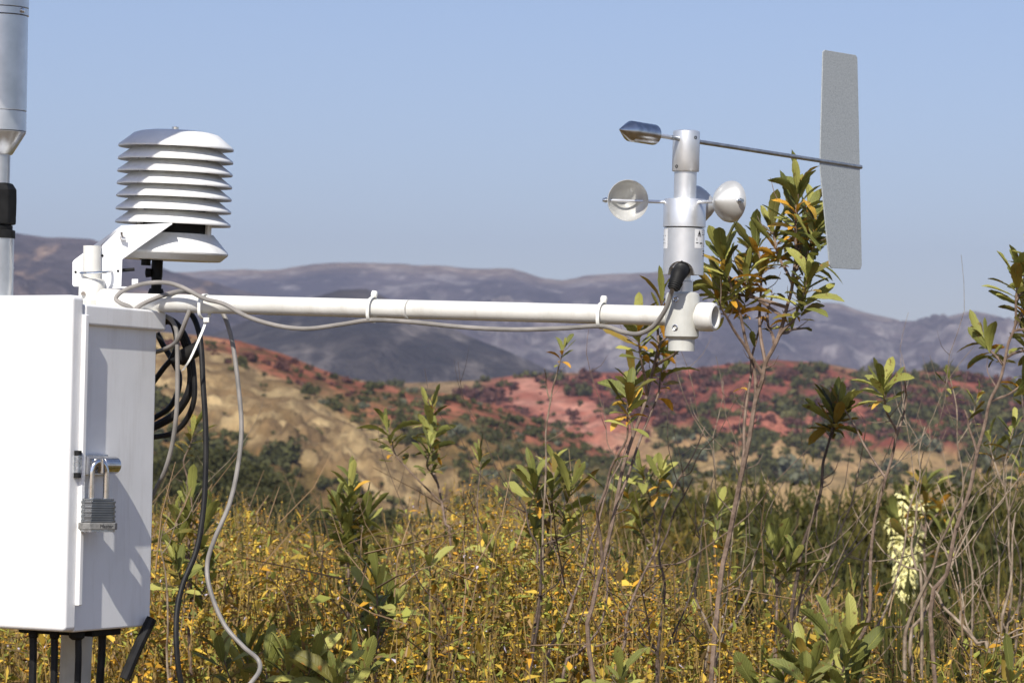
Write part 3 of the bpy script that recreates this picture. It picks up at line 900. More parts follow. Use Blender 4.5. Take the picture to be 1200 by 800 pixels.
MB().lathe(q, -sx, [(0, .0072), (.026, .0072), (.026, .0066), (.040, .0066), (.040, .0085), (.046, .0105), (.050, .0085)], 20).build('sensor_stem', M['black'], t)
MB().lathe(q - sx * .020 - RIGHT * .0095 - FWD * .003, -RIGHT, [(-.003, .0055), (.004, .0062), (.005, .003)], 10).build('clamp_knob', M['black'], t)
# sheet-metal bracket: a flat plate facing the camera, with a return on its left
bd = 3.604
def BP(cx, cy, d=bd): return at(60 + cx * .15, 250 + cy * .15, d)
pl = [(390, 570), (548, 570), (556, 360), (935, 92), (945, 76), (545, 95), (520, 130), (395, 255), (388, 300)]
plate = MB().prism([BP(*p) for p in pl], FWD * .0022).build('bracket_plate', M['bracket'], t, bevel=.0006, seg=1)
pl2 = [(165, 560), (178, 572), (255, 568), (255, 312), (330, 252), (345, 232), (540, 95), (525, 88), (330, 245), (178, 362), (165, 378)]
pl2 = [(165, 560), (178, 572), (300, 570), (300, 330), (520, 132), (545, 96), (330, 250), (180, 362), (165, 380)]
MB().prism([BP(x, y, bd + .016) for x, y in pl2], FWD * .002).build('bracket_return', M['bracket'], t, bevel=.0006, seg=1)
MB().prism([BP(545, 95), BP(945, 76), BP(945, 76, bd + .06), BP(545, 95, bd + .06)], Z * -.002).build('bracket_shelf', M['bracket'], t)
MB().prism([BP(395, 572), BP(640, 572), BP(640, 572, bd + .03), BP(395, 572, bd + .03)], Z * -.002).build('bracket_foot', M['bracket'], t)
MB().prism([BP(630, 513), BP(678, 513), BP(678, 572), BP(630, 572)], FWD * .002).build('foot_tab', M['bracket'], t)
MB().tube(smooth_path([BP(235, 448, bd + .02), BP(226, 460, bd), BP(245, 466, bd - .018), BP(330, 464, bd - .0265), BP(420, 458, bd - .018), BP(465, 452, bd - .006), BP(472, 448, bd + .006)], 5), .0017, 10).build('u_bolt', M['steel'], t)
for cx, cy in ((190, 458), (522, 450), (400, 330)):
    MB().lathe(BP(cx, cy, bd + (.0155 if cx < 300 else -.0004)), -FWD, [(-.001, .0016), (.0004, .0016)], 10).build('bolt_hole', M['black'], plate)
MB().tube([BP(556, 445, bd + .012), BP(650, 437, bd + .012)], .0022, 10).build('bolt_shank', M['black'], t)
wn_ = BP(556, 190, bd - .003)
MB().lathe(wn_, -FWD, [(-.003, .0035), (.004, .0030)], 10).tube([wn_ - FWD * .003 - UP * .002, wn_ - FWD * .005 + UP * .007 - RIGHT * .001], [.0016, .0026], 8).tube([wn_ - FWD * .003 - RIGHT * .001 - UP * .001, wn_ - FWD * .005 + RIGHT * .005 - UP * .001], [.0016, .0024], 8).build('wing_nut', M['steel'], t)

# --- unseen solar panel added above the frame, placed to cast the shield's shadow
e2 = -RIGHT * .5 - UP * .866; e2 = (e2 - SUN * e2.dot(SUN)).normalized()
e1 = e2.cross(SUN).normalized()
if e1.dot(RIGHT) < 0: e1 = -e1
sp_c = at(166, 200, 3.61) + SUN * .60 - e1 * .075 - e2 * .03
tube_head = tb + tdir * TL(-255)
pn = thing('shadow_solar_panel', tube_head, 'unseen solar panel added above the frame to cast the shadow on the shield', 'solar panel')
MB().box(sp_c, e1, e2, SUN, -.11, .075, -.13, .13, -.008, .006).build('panel_frame', M['alu'], pn, bevel=.001)
MB().box(sp_c, e1, e2, SUN, -.103, .068, -.123, .123, .0055, .0075).build('cells', M['glass'], pn)
MB().tube([tube_head + tdir * .01, sp_c - SUN * .008 - e1 * .05], .008, 12).build('panel_arm', M['alu'], pn)

# --- cables
def cable(name, pts, r, mat, label, cat='cable', n=10, per=8):
    P = smooth_path([at(*p) for p in pts], per)
    o = MB().tube(P, r, n).build(name, M[mat], None)
    tag(o, label, cat)
    return o
ad = arm_depth
cable('sensor_cable', [(160, 370, ad(152) - .040), (152, 360, ad(152) - .042), (141, 355, ad(140) - .05), (136, 349, ad(136) - .05), (146, 340, ad(146) - .045), (168, 332.5, ad(168) - .035), (192, 331, ad(192) - .03), (212, 336, ad(212) - .025), (240, 350, ad(240) - .020), (262, 356, ad(262) - .022), (290, 371, ad(290) - .018), (325, 381.5, ad(325) - .012), (360, 385, ad(360) - .010), (400, 380, ad(400) - .009), (435, 375, ad(435) - .009), (480, 377, ad(480) - .010), (540, 383, ad(540) - .008), (600, 386, ad(600) - .008), (660, 384.5, ad(660) - .009), (705, 382, ad(705) - .009), (730, 389, ad(730) - .012), (748, 391, ad(748) - .016), (766, 382, ad(766) - .022), (780, 362, ad(780) - .030), (786, 345, ad(786) - .034), (789, 336, DW - .036)],
      .0027, 'greycable', 'thin grey cable tied along the cross arm to the wind sensor')
cable('hanging_cable', [(152, 370, 3.53), (163, 359, 3.53), (176, 352, 3.53), (195, 345, 3.535), (215, 341, 3.55), (232, 346, 3.57), (246, 352, 3.575), (258, 362, 3.56), (266, 378, 3.55), (273, 405, 3.54), (279, 450, 3.53), (283, 500, 3.52), (279, 545, 3.51), (269, 590, 3.5), (252, 630, 3.49), (243, 660, 3.49), (246, 690, 3.48), (262, 730, 3.47), (285, 757, 3.46), (302, 772, 3.46), (304, 785, 3.45), (294, 800, 3.44), (270, 830, 3.44), (240, 1000, 3.5), (230, 1500, 3.55)],
      .0028, 'greycable', 'grey cable hanging in a long wavy curve right of the enclosure')
cable('black_cable', [(196, 352, 3.57), (222, 366, 3.57), (232, 385, 3.56), (236, 410, 3.55), (238, 450, 3.54), (241, 500, 3.53), (241, 550, 3.52), (238, 600, 3.51), (230, 645, 3.5), (214, 685, 3.49), (207, 720, 3.48), (207, 760, 3.47), (212, 800, 3.47), (225, 860, 3.48), (215, 1100, 3.5), (205, 1500, 3.55)],
      .0035, 'blackcable', 'long black cable hanging beside the wavy grey one')
cable('looped_cable', [(232, 346, 3.54), (227, 352, 3.53), (219, 372, 3.53), (212, 390, 3.54), (205, 402, 3.55), (193, 409, 3.57), (180, 413, 3.60)], .0028, 'greycable', 'short grey cable curving from the arm behind the box edge')
cable('looped_cable', [(189, 368, 3.58), (200, 374, 3.57), (206, 385, 3.56), (207.5, 400, 3.55), (208, 440, 3.55), (207, 480, 3.55), (202, 520, 3.56), (193, 552, 3.57), (183, 572, 3.59), (170, 600, 3.62)], .0028, 'greycable', 'straight grey cable dropping close to the right edge of the box')
cable('looped_cable', [(180, 372, 3.61), (196, 372, 3.60), (204, 384, 3.60), (207, 404, 3.60), (201, 420, 3.60), (192, 431, 3.61), (178, 450, 3.63)], .0034, 'blackcable', 'black cable making the small upper loop behind the box')
cable('looped_cable', [(183, 380, 3.62), (200, 376, 3.61), (214, 395, 3.60), (222, 420, 3.60), (224, 445, 3.60), (219, 465, 3.60), (205, 485, 3.61), (188, 496, 3.62), (170, 504, 3.64)], .0052, 'blackcable', 'thick black cable bent in a coil behind the box')
cable('looped_cable', [(190, 372, 3.60), (206, 378, 3.59), (220, 400, 3.59), (227, 435, 3.59), (227, 470, 3.59), (216, 495, 3.60), (200, 508, 3.61), (180, 512, 3.63)], .0034, 'blackcable', 'thin black cable making the outermost loop of the coil')
cable('looped_cable', [(184, 390, 3.63), (190, 402, 3.63), (196, 412, 3.63), (203, 424, 3.62), (210, 440, 3.62), (208, 460, 3.62), (198, 478, 3.63), (180, 490, 3.64)], .0036, 'blackcable', 'black cable making the innermost loop of the coil')
t = thing('cable_joint', at(217, 416, 3.585), 'grey heat shrink sleeve joining black cables in the coil', 'cable joint')
MB().tube([at(211, 420, 3.585), at(234, 407, 3.575)], [.0098, .0088], 18).build('sleeve', M['blackcable'], t)
MB().lathe(at(212, 420, 3.585), at(200, 424, 3.59) - at(212, 420, 3.585), [(0, .0070), (.005, .0070), (.006, .0045), (.013, .0040)], 12).build('grommet', M['black'], t)
for px, rr in ((39, .0046), (64, .0043), (92, .0040)):
    g0 = at(px, 742, dfc + .07); g0.z = z_bot - .012
    P = [g0, g0 - Z * .05 + U * .0005, g0 - Z * .25 - U * .004, g0 - Z * .6, Vector((g0.x, g0.y, .03))]
    tag(MB().tube(smooth_path(P), rr, 10).build('drop_cable', M['blackcable'], None), {39: 'leftmost thin black cable leaving the floor of the box', 64: 'thin black cable between its neighbours under the box door', 92: 'black cable leaving the gland nearest the mast'}[px], 'cable')
cable('drop_cable', [(120, 742, 3.52), (119, 770, 3.52), (117, 800, 3.52), (112, 900, 3.53), (105, 1400, 3.55)], .0048, 'blackcable', 'black cable dropping just right of the mast under the box')
cable('drop_hose', [(178, 724, 3.53), (162, 757, 3.52), (146, 795, 3.51)], .0066, 'blackcable', 'short cut black hose slanting out from under the box corner', 'hose', per=3)

# --- cable ties
def tie(px, py, head_up, label):
    c = at(px, py, ad(px)); root = thing('cable_tie', c, label, 'cable tie', 'ties along the cross arm')
    rr = .0138
    ring = []
    s0 = adir.cross(Z).normalized(); s1 = s0.cross(adir).normalized()
    mb = MB(); n = 28
    vs = []
    for k in range(n):
        w = 2 * math.pi * k / n
        cs, sn = math.cos(w), math.sin(w)
        r2 = .0122 + (.0042 if sn < -.3 and head_up else 0) * min(1, (-sn - .3) / .5)
        for dr, da in ((0, -.002), (0, .002), (.0012, .002), (.0012, -.002)):
            vs.append(c + (s0 * cs + s1 * sn) * (r2 + dr) + adir * da)
    fs = [(k * 4 + j, ((k + 1) % n) * 4 + j, ((k + 1) % n) * 4 + (j + 1) % 4, k * 4 + (j + 1) % 4) for k in range(n) for j in range(4)]
    mb.add(vs, fs).build('strap', M['tie'], root)
    return c, root, s1
c, rt, s1 = tie(437, 360.8, True, 'white cable tie on the arm midway, nearer the enclosure')
MB().lathe(c + s1 * .0125 + RIGHT * .0005, UP + RIGHT * .15, [(0, .0035), (.002, .0042), (.0055, .0042), (.008, .0030)], 8).build('head', M['tie'], rt, bevel=.0008)
c, rt, s1 = tie(706, 367.5, True, 'white cable tie on the arm next to the wind sensor')
MB().lathe(c + s1 * .0125 + RIGHT * .0005, UP + RIGHT * .12, [(0, .0035), (.002, .0042), (.0055, .0042), (.008, .0030)], 8).build('head', M['tie'], rt, bevel=.0008)
c, rt, s1 = tie(240, 357, True, 'white cable tie with a long loose tail near the enclosure')
hd = at(242, 375, ad(242) - .010)
MB().box(hd, RIGHT, FWD, UP, -.0036, .0036, -.004, .004, -.003, .003).build('head', M['tie'], rt, bevel=.001)
tl = smooth_path([hd, at(235, 393, ad(240) - .014), at(223, 420, ad(240) - .016), at(214, 434, ad(240) - .012)], 4)
mb = MB()
sd = (RIGHT * .86 + UP * .4).normalized()
for i in range(len(tl) - 1):
    a_, b_ = tl[i], tl[i + 1]
    mb.add([a_ - sd * .0022, a_ + sd * .0022, b_ + sd * .0020, b_ - sd * .0020, a_ - sd * .0022 + FWD * .0012, a_ + sd * .0022 + FWD * .0012, b_ + sd * .0020 + FWD * .0012, b_ - sd * .0020 + FWD * .0012],
           [(0, 1, 2, 3), (7, 6, 5, 4), (0, 3, 7, 4), (1, 5, 6, 2)])
mb.build('tail', M['tie'], rt)

# ================================================================== PLANTS
# leaf blades, unit length along +Y, upper face +Z
def leaf_mesh(i, fold, curl, twist, wide):
    rnd = random.Random(40 + i)
    n = 11
    vs, fs = [], []
    for k in range(n + 1):
        t = k / n
        w = wide * (t ** .85 * max(0, 1 - t) ** .46 / .43) + (.012 if t < .12 else 0.006)
        w *= 1 + (.06 if k % 2 else -.05)
        tw = twist * t
        zc = curl * (t * t - .25 * t)
        y = t * (1 - .12 * abs(curl) * t)
        for s in (-1, 0, 1):
            x = s * w * math.cos(tw); z = zc + abs(s) * w * fold + s * w * math.sin(tw) + .012 * rnd.uniform(-1, 1) * abs(s)
            vs.append((x, y, z))
    for k in range(n):
        for s in (0, 1):
            a = k * 3 + s
            fs.append((a, a + 1, a + 4, a + 3))
    me = bpy.data.meshes.new('leaf')
    me.from_pydata(vs, [], fs)
    me.polygons.foreach_set('use_smooth', [True] * len(fs))
    me.materials.append(M['leaf'])
    return me
LEAF = [leaf_mesh(i, f, c, tw, w) for i, (f, c, tw, w) in enumerate([(.35, -.18, .25, .125), (.45, -.30, -.3, .115), (.25, .05, .1, .135), (.55, -.10, .5, .11), (.30, -.42, -.15, .13), (.4, .14, -.5, .12)])]
LEAFD = [leaf_mesh(20 + i, f, c, tw, w) for i, (f, c, tw, w) in enumerate([(.5, -.55, .9, .135), (.65, -.40, -1.0, .12), (.3, -.7, .5, .15)])]
LEAFSET = {}
def leaf_data(base, mat):
    key = (base.name, mat)
    if key not in LEAFSET:
        me = base.copy(); me.name = 'leaf'
        me.materials.clear(); me.materials.append(M[mat])
        LEAFSET[key] = me
    return LEAFSET[key]

def add_leaf(root, p, d, up, length, mat, rnd):
    base = rnd.choice(LEAFD if (mat == 'leafyellow' or rnd.random() < .12) else LEAF)
    o = bpy.data.objects.new('leaf', leaf_data(base, mat))
    col.objects.link(o)
    o.parent = root
    d = d.normalized()
    x = d.cross(up)
    if x.length < 1e-3: x = d.orthogonal()
    x.normalize()
    z = x.cross(d)
    wd_ = length * rnd.uniform(.85, 1.15)
    m = Matrix((x * wd_, d * length, z * wd_)).transposed().to_4x4()
    m.translation = p - parent_world(root)
    o.matrix_local = m

def rosette(root, tip, axis, n, L, rnd, yel=.06, old=.2, open_=1.0, span=.05):
    """leaves spiralling down from a shoot tip: small upright ones on top, larger spread ones below"""
    axis = axis.normalized()
    e = axis.orthogonal().normalized(); g = axis.cross(e)
    ph = rnd.uniform(0, 6.28)
    for i in range(n):
        f = i / max(1, n - 1)
        ph += 2.4 + rnd.uniform(-.35, .35)
        out = e * math.cos(ph) + g * math.sin(ph)
        tilt = R(12 + 68 * f ** .8 * open_) + rnd.uniform(-.22, .22)
        d = axis * math.cos(tilt) + out * math.sin(tilt)
        p = tip - axis * (span * f) 
        r_ = rnd.random()
        ln = (.72 if r_ < yel * (.2 + 1.6 * f) else 1) * L * (.50 + .55 * math.sin(math.pi * min(1, .22 + f * .7))) * rnd.uniform(.6, 1.25)
        mat = 'leafyellow' if r_ < yel * (.2 + 1.6 * f) else ('leafold' if r_ < yel + old * (.3 + f) else 'leaf')
        add_leaf(root, p, d, (axis - out * .35 if tilt < 1.2 else axis), ln, mat, rnd)

def wobble(pts, amp, rnd):
    out = [pts[0]]
    for a, b in zip(pts, pts[1:]):
        L_ = (b - a).length
        m = a.lerp(b, .5) + Vector((rnd.uniform(-1, 1), rnd.uniform(-1, 1), rnd.uniform(-.5, .5))) * L_ * amp
        out += [m, b]
    return out

def side_twigs(mb, P, rnd, n, length, r):
    for _ in range(n):
        i = rnd.randrange(1, len(P) - 2)
        t = (P[i + 1] - P[i]).normalized()
        o_ = Vector((rnd.uniform(-1, 1), rnd.uniform(-1, 1), rnd.uniform(-.2, .8)))
        o_ = (o_ - t * o_.dot(t)).normalized()
        L_ = length * rnd.uniform(.3, 1)
        q = P[i]; m = q + (o_ + t * .6) * L_ * .5 ; e = m + (o_ * .4 + t * .7 + Z * .2) * L_ * .5
        mb.tube(smooth_path([q, m, e], 3), [r, r * .9, r * .8, r * .7, r * .6, r * .45, r * .3], 5)

def leafy_plant(label, d, trunk, branches, L=.055, n=16, yel=.06, old=.2, bark='bark', r0=.0045, seed=0, low=6, spread=.06, open_=1.0, span=.05, twigs=3, group='leafy shrubs standing in the sage'):
    """trunk and branches are picture-plane paths at depth d; every path ends in a rosette unless its last item is None"""
    r0 *= .52; L *= .88 if d < 4.12 and L > .06 else 1.0; n = int(n * 1.45)
    rnd = random.Random(seed)
    base = at(trunk[0][0], trunk[0][1], d)
    foot = Vector((base.x + rnd.uniform(-.05, .05), base.y + rnd.uniform(-.03, .05), ground_z(base.x, base.y) - .02))
    root = thing('leafy_shrub', foot, label, 'shrub', group)
    def path(pp, first=None):
        dd = rnd.uniform(-spread, spread)
        tip = pp[-1] is not None
        pp = [p for p in pp if p is not None]
        k = len(pp)
        return [at(p[0], p[1], d + dd * (i / max(1, k - 1) if first is None else 1)) for i, p in enumerate(pp)], tip
    P, tip = path(trunk)
    full = [foot, foot.lerp(P[0], .5) + Vector((rnd.uniform(-.04, .04), rnd.uniform(-.04, .04), 0))] + P
    full = smooth_path(wobble(full, .05, rnd), 3)
    m = len(full)
    mb = MB().tube(full, [r0 * (1.25 - .7 * i / m) for i in range(m)], 7)
    side_twigs(mb, full[m // 3:], rnd, twigs, .07, r0 * .3)
    mb.build('stem', M[bark], root)
    if tip:
        rosette(root, P[-1], P[-1] - P[-2], n, L, rnd, yel, old, open_, span)
    for b in branches:
        Q, tip = path(b)
        j = min(range(m), key=lambda i: (full[i] - Q[0]).length)
        Q[0] = full[j]
        q = smooth_path(wobble(Q, .06, rnd), 3)
        mm = len(q)
        rr = r0 * .72
        bm_ = MB().tube(q, [rr * (1.1 - .6 * i / mm) for i in range(mm)], 6)
        side_twigs(bm_, q, rnd, max(1, twigs // 2), .05, r0 * .25)
        bm_.build('branch', M[bark], root)
        if tip:
            rosette(root, Q[-1], (Q[-1] - Q[-2]).normalized() + Z * .25, max(6, int(n * rnd.uniform(.7, 1.0))), L * rnd.uniform(.85, 1.05), rnd, yel, old, open_, span)
        for _ in range(low // 3):
            i = rnd.randrange(mm // 3, mm)
            o_ = Vector((rnd.uniform(-1, 1), rnd.uniform(-1, 1), rnd.uniform(-.1, .8)))
            add_leaf(root, q[i], o_, Z, L * rnd.uniform(.45, .8), rnd.choice(['leaf', 'leafold', 'leafold', 'leafyellow']) if rnd.random() < .6 else 'leaf', rnd)
    return root

LP = leafy_plant
# tall shrub behind the wind sensor
LP('tall leafy shrub with orange leaves rising behind the wind sensor and vane', 4.15,
   [(842, 700), (868, 560), (885, 470), (897, 425), (912, 395), (922, 360), (930, 320), (932, 275), (935, 226)],
   [[(930, 300), (936, 280), (948, 252)], [(926, 330), (912, 300), (905, 262)], [(928, 320), (945, 300), (955, 268)],
    [(885, 470), (880, 420), (870, 380), (862, 350), (852, 320), (846, 300)], [(880, 420), (890, 370), (892, 330), (886, 285)],
    [(868, 360), (874, 340), (876, 315)], [(912, 395), (930, 375), (942, 346), (948, 322)], [(905, 405), (900, 380), (906, 345), None],
    [(890, 440), (872, 404), (852, 372), (842, 352), None], [(868, 560), (872, 500), (880, 440), (886, 400), (895, 372), None], [(915, 392), (928, 386), (948, 384), None], [(860, 345), (842, 340), (838, 328)]],
   L=.060, n=22, yel=.22, old=.30, r0=.0066, seed=3, low=12, spread=.10, span=.075, twigs=8)
# shrub under the arm's end
LP('leafy shrub standing behind the arm just left of the tee fitting', 4.05,
   [(690, 760), (706, 660), (722, 590), (742, 510), (760, 455), (772, 415), (776, 352)],
   [[(742, 510), (735, 480), (742, 440)], [(760, 455), (752, 425), (748, 380)], [(772, 430), (790, 415), (800, 402), None], [(765, 440), (772, 405), (786, 385)],
    [(722, 590), (735, 560), (752, 510), (772, 460), (780, 420)], [(706, 660), (700, 600), (716, 548), (735, 512), (738, 462)]],
   L=.050, n=14, yel=.18, old=.3, r0=.0058, seed=5, low=6, spread=.08)
LP('single thin sprig with small leaf tuft under the middle of the arm', 4.6, [(636, 640), (640, 540), (645, 470), (652, 440), (661, 408)], [[(645, 465), (640, 450), (638, 432), None]], L=.036, n=7, yel=.1, old=.1, r0=.0032, seed=8, low=2, bark='deadwood', span=.03)
LP('leafy sprig with two narrow leaf tiers left of centre above the sage', 5.2, [(528, 640), (518, 590), (506, 545), (505, 480)], [[(512, 560), (500, 545), (505, 520)], [(518, 590), (488, 560), (462, 530), (452, 496)], [(506, 540), (510, 520), (506, 508)]], L=.052, n=12, yel=.05, old=.25, r0=.005, seed=11, span=.07)
LP('small pale leaf tuft on a thin stem right of the two-tier sprig', 5.4, [(556, 680), (560, 610), (562, 560), (562, 528)], [], L=.042, n=9, yel=.02, old=.05, r0=.0032, seed=12)
LP('dark full leafy shrub with upright tip in front of the tan cliff', 4.9, [(408, 720), (408, 660), (410, 620), (411, 570)], [[(410, 640), (400, 620), (396, 592)], [(410, 640), (424, 625), (428, 600)], [(409, 655), (412, 640), (406, 622)], [(409, 690), (425, 670), (430, 655)]], L=.058, n=16, yel=.05, old=.3, r0=.0052, seed=14, span=.08)
LP('tall leafy shrub between the enclosure and the hanging cables', 4.5, [(222, 760), (224, 690), (222, 630), (224, 582)], [[(223, 660), (210, 635), (206, 606)], [(223, 660), (236, 640), (240, 610)], [(223, 700), (212, 680), (205, 655)], [(224, 700), (240, 690), (244, 668)]], L=.055, n=14, yel=.06, old=.15, r0=.005, seed=15, span=.09)
LP('leafy shoot half hidden behind the coiled black cables', 5.0, [(228, 640), (222, 580), (215, 540), (228, 502)], [], L=.045, n=9, yel=.0, old=.6, r0=.0035, seed=16)
LP('broad-leaved green shoot low in the sage left of centre', 4.35, [(440, 800), (441, 755), (443, 715), (442, 688)], [[(441, 760), (450, 740), (460, 712)], [(441, 770), (430, 750), (428, 730)]], L=.068, n=11, yel=.0, old=.15, r0=.0045, seed=18, span=.07)
LP('leftmost of the near leafy shoots along the bottom edge, beside the grey cable', 4.1, [(285, 860), (288, 800), (290, 762)], [[(287, 820), (268, 790), (258, 765)]], L=.058, n=12, yel=.04, old=.2, r0=.0045, seed=20, span=.06)
LP('big-leaved shoot at the bottom edge right of the wavy grey cable', 4.05, [(335, 880), (336, 810), (338, 770)], [[(336, 830), (356, 800), (368, 772)], [(336, 830), (315, 800), (312, 775)]], L=.072, n=12, yel=.04, old=.15, r0=.005, seed=21, span=.06)
LP('wide-leaved shoot spreading right at the bottom edge, left of centre', 4.0, [(400, 900), (396, 830), (392, 790)], [[(397, 845), (412, 815), (425, 790)], [(397, 845), (380, 820), (374, 795)]], L=.078, n=9, yel=.05, old=.2, r0=.005, seed=22, span=.06)
LP('leafy shrub with yellow leaves in the middle of the sage', 4.8, [(640, 760), (636, 680), (642, 620), (648, 570), (650, 548)], [[(642, 620), (630, 590), (625, 560)], [(642, 610), (662, 590), (672, 562)], [(640, 640), (655, 630), (668, 615)], [(640, 650), (632, 640), (626, 622)]], L=.062, n=14, yel=.12, old=.25, r0=.0052, seed=25, span=.08)
LP('pale leafy shrub behind the stems right of centre', 5.6, [(765, 700), (766, 640), (765, 590), (752, 552)], [[(765, 590), (772, 570), (776, 552)], [(765, 620), (745, 600), (735, 578)], [(765, 640), (752, 625), (748, 605)]], L=.060, n=11, yel=.14, old=.1, r0=.0045, seed=26, span=.06)
LP('dark leaf cluster on a black crooked stem right of the wind sensor', 4.4, [(925, 760), (935, 670), (955, 600), (964, 545), (972, 515), (984, 478)], [[(972, 515), (978, 500), (976, 480)]], L=.052, n=20, yel=.03, old=.75, bark='darkbark', r0=.0058, seed=28, span=.04, open_=1.1, twigs=6)
LP('leaf tuft with one orange leaf on a crooked twig above the red ridge', 4.3, [(1005, 780), (1020, 660), (1038, 560), (1050, 505), (1038, 480), (1034, 452)], [[(1050, 505), (1062, 470), (1060, 430), None], [(1038, 560), (1012, 520), (990, 480), None]], L=.056, n=12, yel=.10, old=.2, bark='bark', r0=.005, seed=30, span=.03, open_=1.1, low=2)
LP('tall leafy shrub cut off by the right picture edge', 4.2, [(1090, 720), (1120, 620), (1145, 530), (1160, 470), (1178, 420), (1190, 380), (1194, 322)], [[(1160, 470), (1182, 462), (1208, 440)], [(1178, 430), (1165, 415), (1152, 398)], [(1190, 380), (1200, 362), (1204, 340)], [(1190, 390), (1202, 385), (1212, 370)], [(1194, 350), (1206, 320), (1212, 300)], [(1148, 530), (1135, 500), (1130, 480), None], [(1182, 420), (1202, 410), (1215, 395)]], L=.056, n=13, yel=.10, old=.2, r0=.0058, seed=32, span=.045, low=3)
LP('pale green leaf rosette among bare twigs right of centre', 4.4, [(912, 800), (910, 720), (908, 670), (906, 642)], [[(909, 690), (922, 670), (930, 652)]], L=.058, n=10, yel=.0, old=.1, r0=.0045, seed=34, span=.05)
LP('large serrated-leaf rosette at the bottom right, nearest the camera', 3.95, [(972, 880), (973, 800), (974, 742)], [[(973, 820), (988, 785), (996, 752)], [(973, 820), (955, 790), (944, 765)], [(973, 850), (990, 820), (1000, 795)]], L=.074, n=15, yel=.05, old=.15, r0=.0055, seed=36, span=.09)
LP('low leafy shoot at the bottom edge left of the large rosette', 3.95, [(918, 900), (918, 830), (917, 785)], [[(918, 850), (935, 820), (945, 795)], [(918, 850), (900, 830), (888, 800)]], L=.066, n=10, yel=.0, old=.1, r0=.0045, seed=37, span=.05)
LP('leafy shoot at the bottom edge in the right corner', 4.0, [(1162, 900), (1163, 830), (1164, 785)], [[(1163, 840), (1180, 815), (1186, 790)]], L=.062, n=10, yel=.0, old=.1, r0=.0045, seed=38, span=.05)
LP('small leafy shoot at the bottom edge right of centre', 4.1, [(726, 900), (727, 830), (727, 792)], [], L=.062, n=9, yel=.0, old=.05, r0=.004, seed=39, span=.04)
LP('small pale shoot in the sage just left of the yellow-leaved shrub', 4.9, [(577, 760), (578, 690), (576, 640)], [], L=.05, n=9, yel=.0, old=.1, r0=.0036, seed=41)
LP('small leaf pair poking out of the sage right of the dark full shrub', 4.8, [(503, 760), (504, 690), (503, 655)], [], L=.048, n=8, yel=.0, old=.1, r0=.0034, seed=42)
LP('blurred leafy shrub with orange leaves beside the yucca flower', 8.2, [(1082, 720), (1083, 640), (1085, 590), (1084, 565)], [[(1084, 620), (1100, 600), (1104, 580)], [(1084, 620), (1072, 600), (1066, 580)], [(1084, 650), (1100, 640), (1106, 620)], [(1083, 640), (1062, 625), (1052, 608)]], L=.085, n=15, yel=.14, old=.3, r0=.008, seed=44, span=.10, spread=.1)
LP('pale leafy shoot behind the twigs right of the dark stem', 5.5, [(836, 760), (838, 680), (836, 630), (842, 596)], [[(837, 660), (856, 640), (866, 622)]], L=.052, n=10, yel=.02, old=.1, r0=.0042, seed=45)
LP('tiny leaf tuft near the right edge above the tan slope', 4.8, [(1140, 700), (1128, 600), (1122, 520), (1112, 438)], [[(1122, 520), (1140, 490), (1146, 462)]], L=.030, n=7, yel=.1, old=.3, bark='deadwood', r0=.0034, seed=46, low=0)
LP('tangled leafy twig at the right edge over the tan slope', 4.7, [(1180, 740), (1182, 640), (1176, 560), (1188, 500)], [[(1180, 600), (1192, 570), (1196, 540)], [(1178, 570), (1165, 540), (1160, 512)]], L=.04, n=8, yel=.1, old=.4, bark='deadwood', r0=.004, seed=47, low=3)

# ------------------------------------------------------------------ bare dead shrubs
def dead_shrub(label, d, paths, seed, r0=.005, n_side=4, mat='deadwood', side_len=.16, depth2=True):
    r0 *= .62; n_side = max(2, int(n_side * .7))
    rnd = random.Random(seed)
    b = at(paths[0][0][0], paths[0][0][1], d)
    foot = Vector((b.x, b.y, ground_z(b.x, b.y) - .02))
    root = thing('bare_shrub', foot, label, 'dead shrub', 'bare twiggy shrubs')
    for pp in paths:
        dd = rnd.uniform(-.15, .15)
        P = [at(p[0], p[1], d + dd * (i + 1) / len(pp)) for i, p in enumerate(pp)]
        P = [foot + Vector((rnd.uniform(-.03, .03), rnd.uniform(-.03, .03), 0)), foot.lerp(P[0], .6)] + P
        P = smooth_path(wobble(P, .07, rnd), 3)
        m = len(P)
        mb = MB().tube(P, [r0 * (1.2 - .95 * i / m) for i in range(m)], 6)
        for _ in range(n_side):
            i = rnd.randrange(int(m * .35), m - 2)
            t = (P[i + 1] - P[i]).normalized()
            o_ = Vector((rnd.uniform(-1, 1), rnd.uniform(-.8, .8), rnd.uniform(-.1, .9)))
            o_ = (o_ - t * o_.dot(t)).normalized()
            L_ = side_len * rnd.uniform(.4, 1.2)
            q = [P[i], P[i] + (o_ * .7 + t * .5) * L_ * .4, P[i] + (o_ * .9 + t * .9 + Z * .2) * L_ * .75, P[i] + (o_ + t * 1.2 + Z * .4) * L_]
            q = smooth_path(wobble(q, .12, rnd), 2)
            rr = r0 * (.65 - .35 * i / m)
            mb.tube(q, [rr * (1 - .7 * k / len(q)) for k in range(len(q))], 5)
            if depth2:
                for _2 in range(rnd.randrange(1, 4)):
                    k = rnd.randrange(1, len(q) - 1)
                    o2 = Vector((rnd.uniform(-1, 1), rnd.uniform(-1, 1), rnd.uniform(-.2, 1))).normalized()
                    l2 = L_ * rnd.uniform(.25, .5)
                    z2 = [q[k], q[k] + o2 * l2 * .5 + Z * l2 * .1, q[k] + o2 * l2 * .8 + Z * l2 * .4]
                    mb.tube(smooth_path(z2, 2), [rr * .5, rr * .45, rr * .4, rr * .3, rr * .2], 4)
        mb.build('branch', M[mat], root)

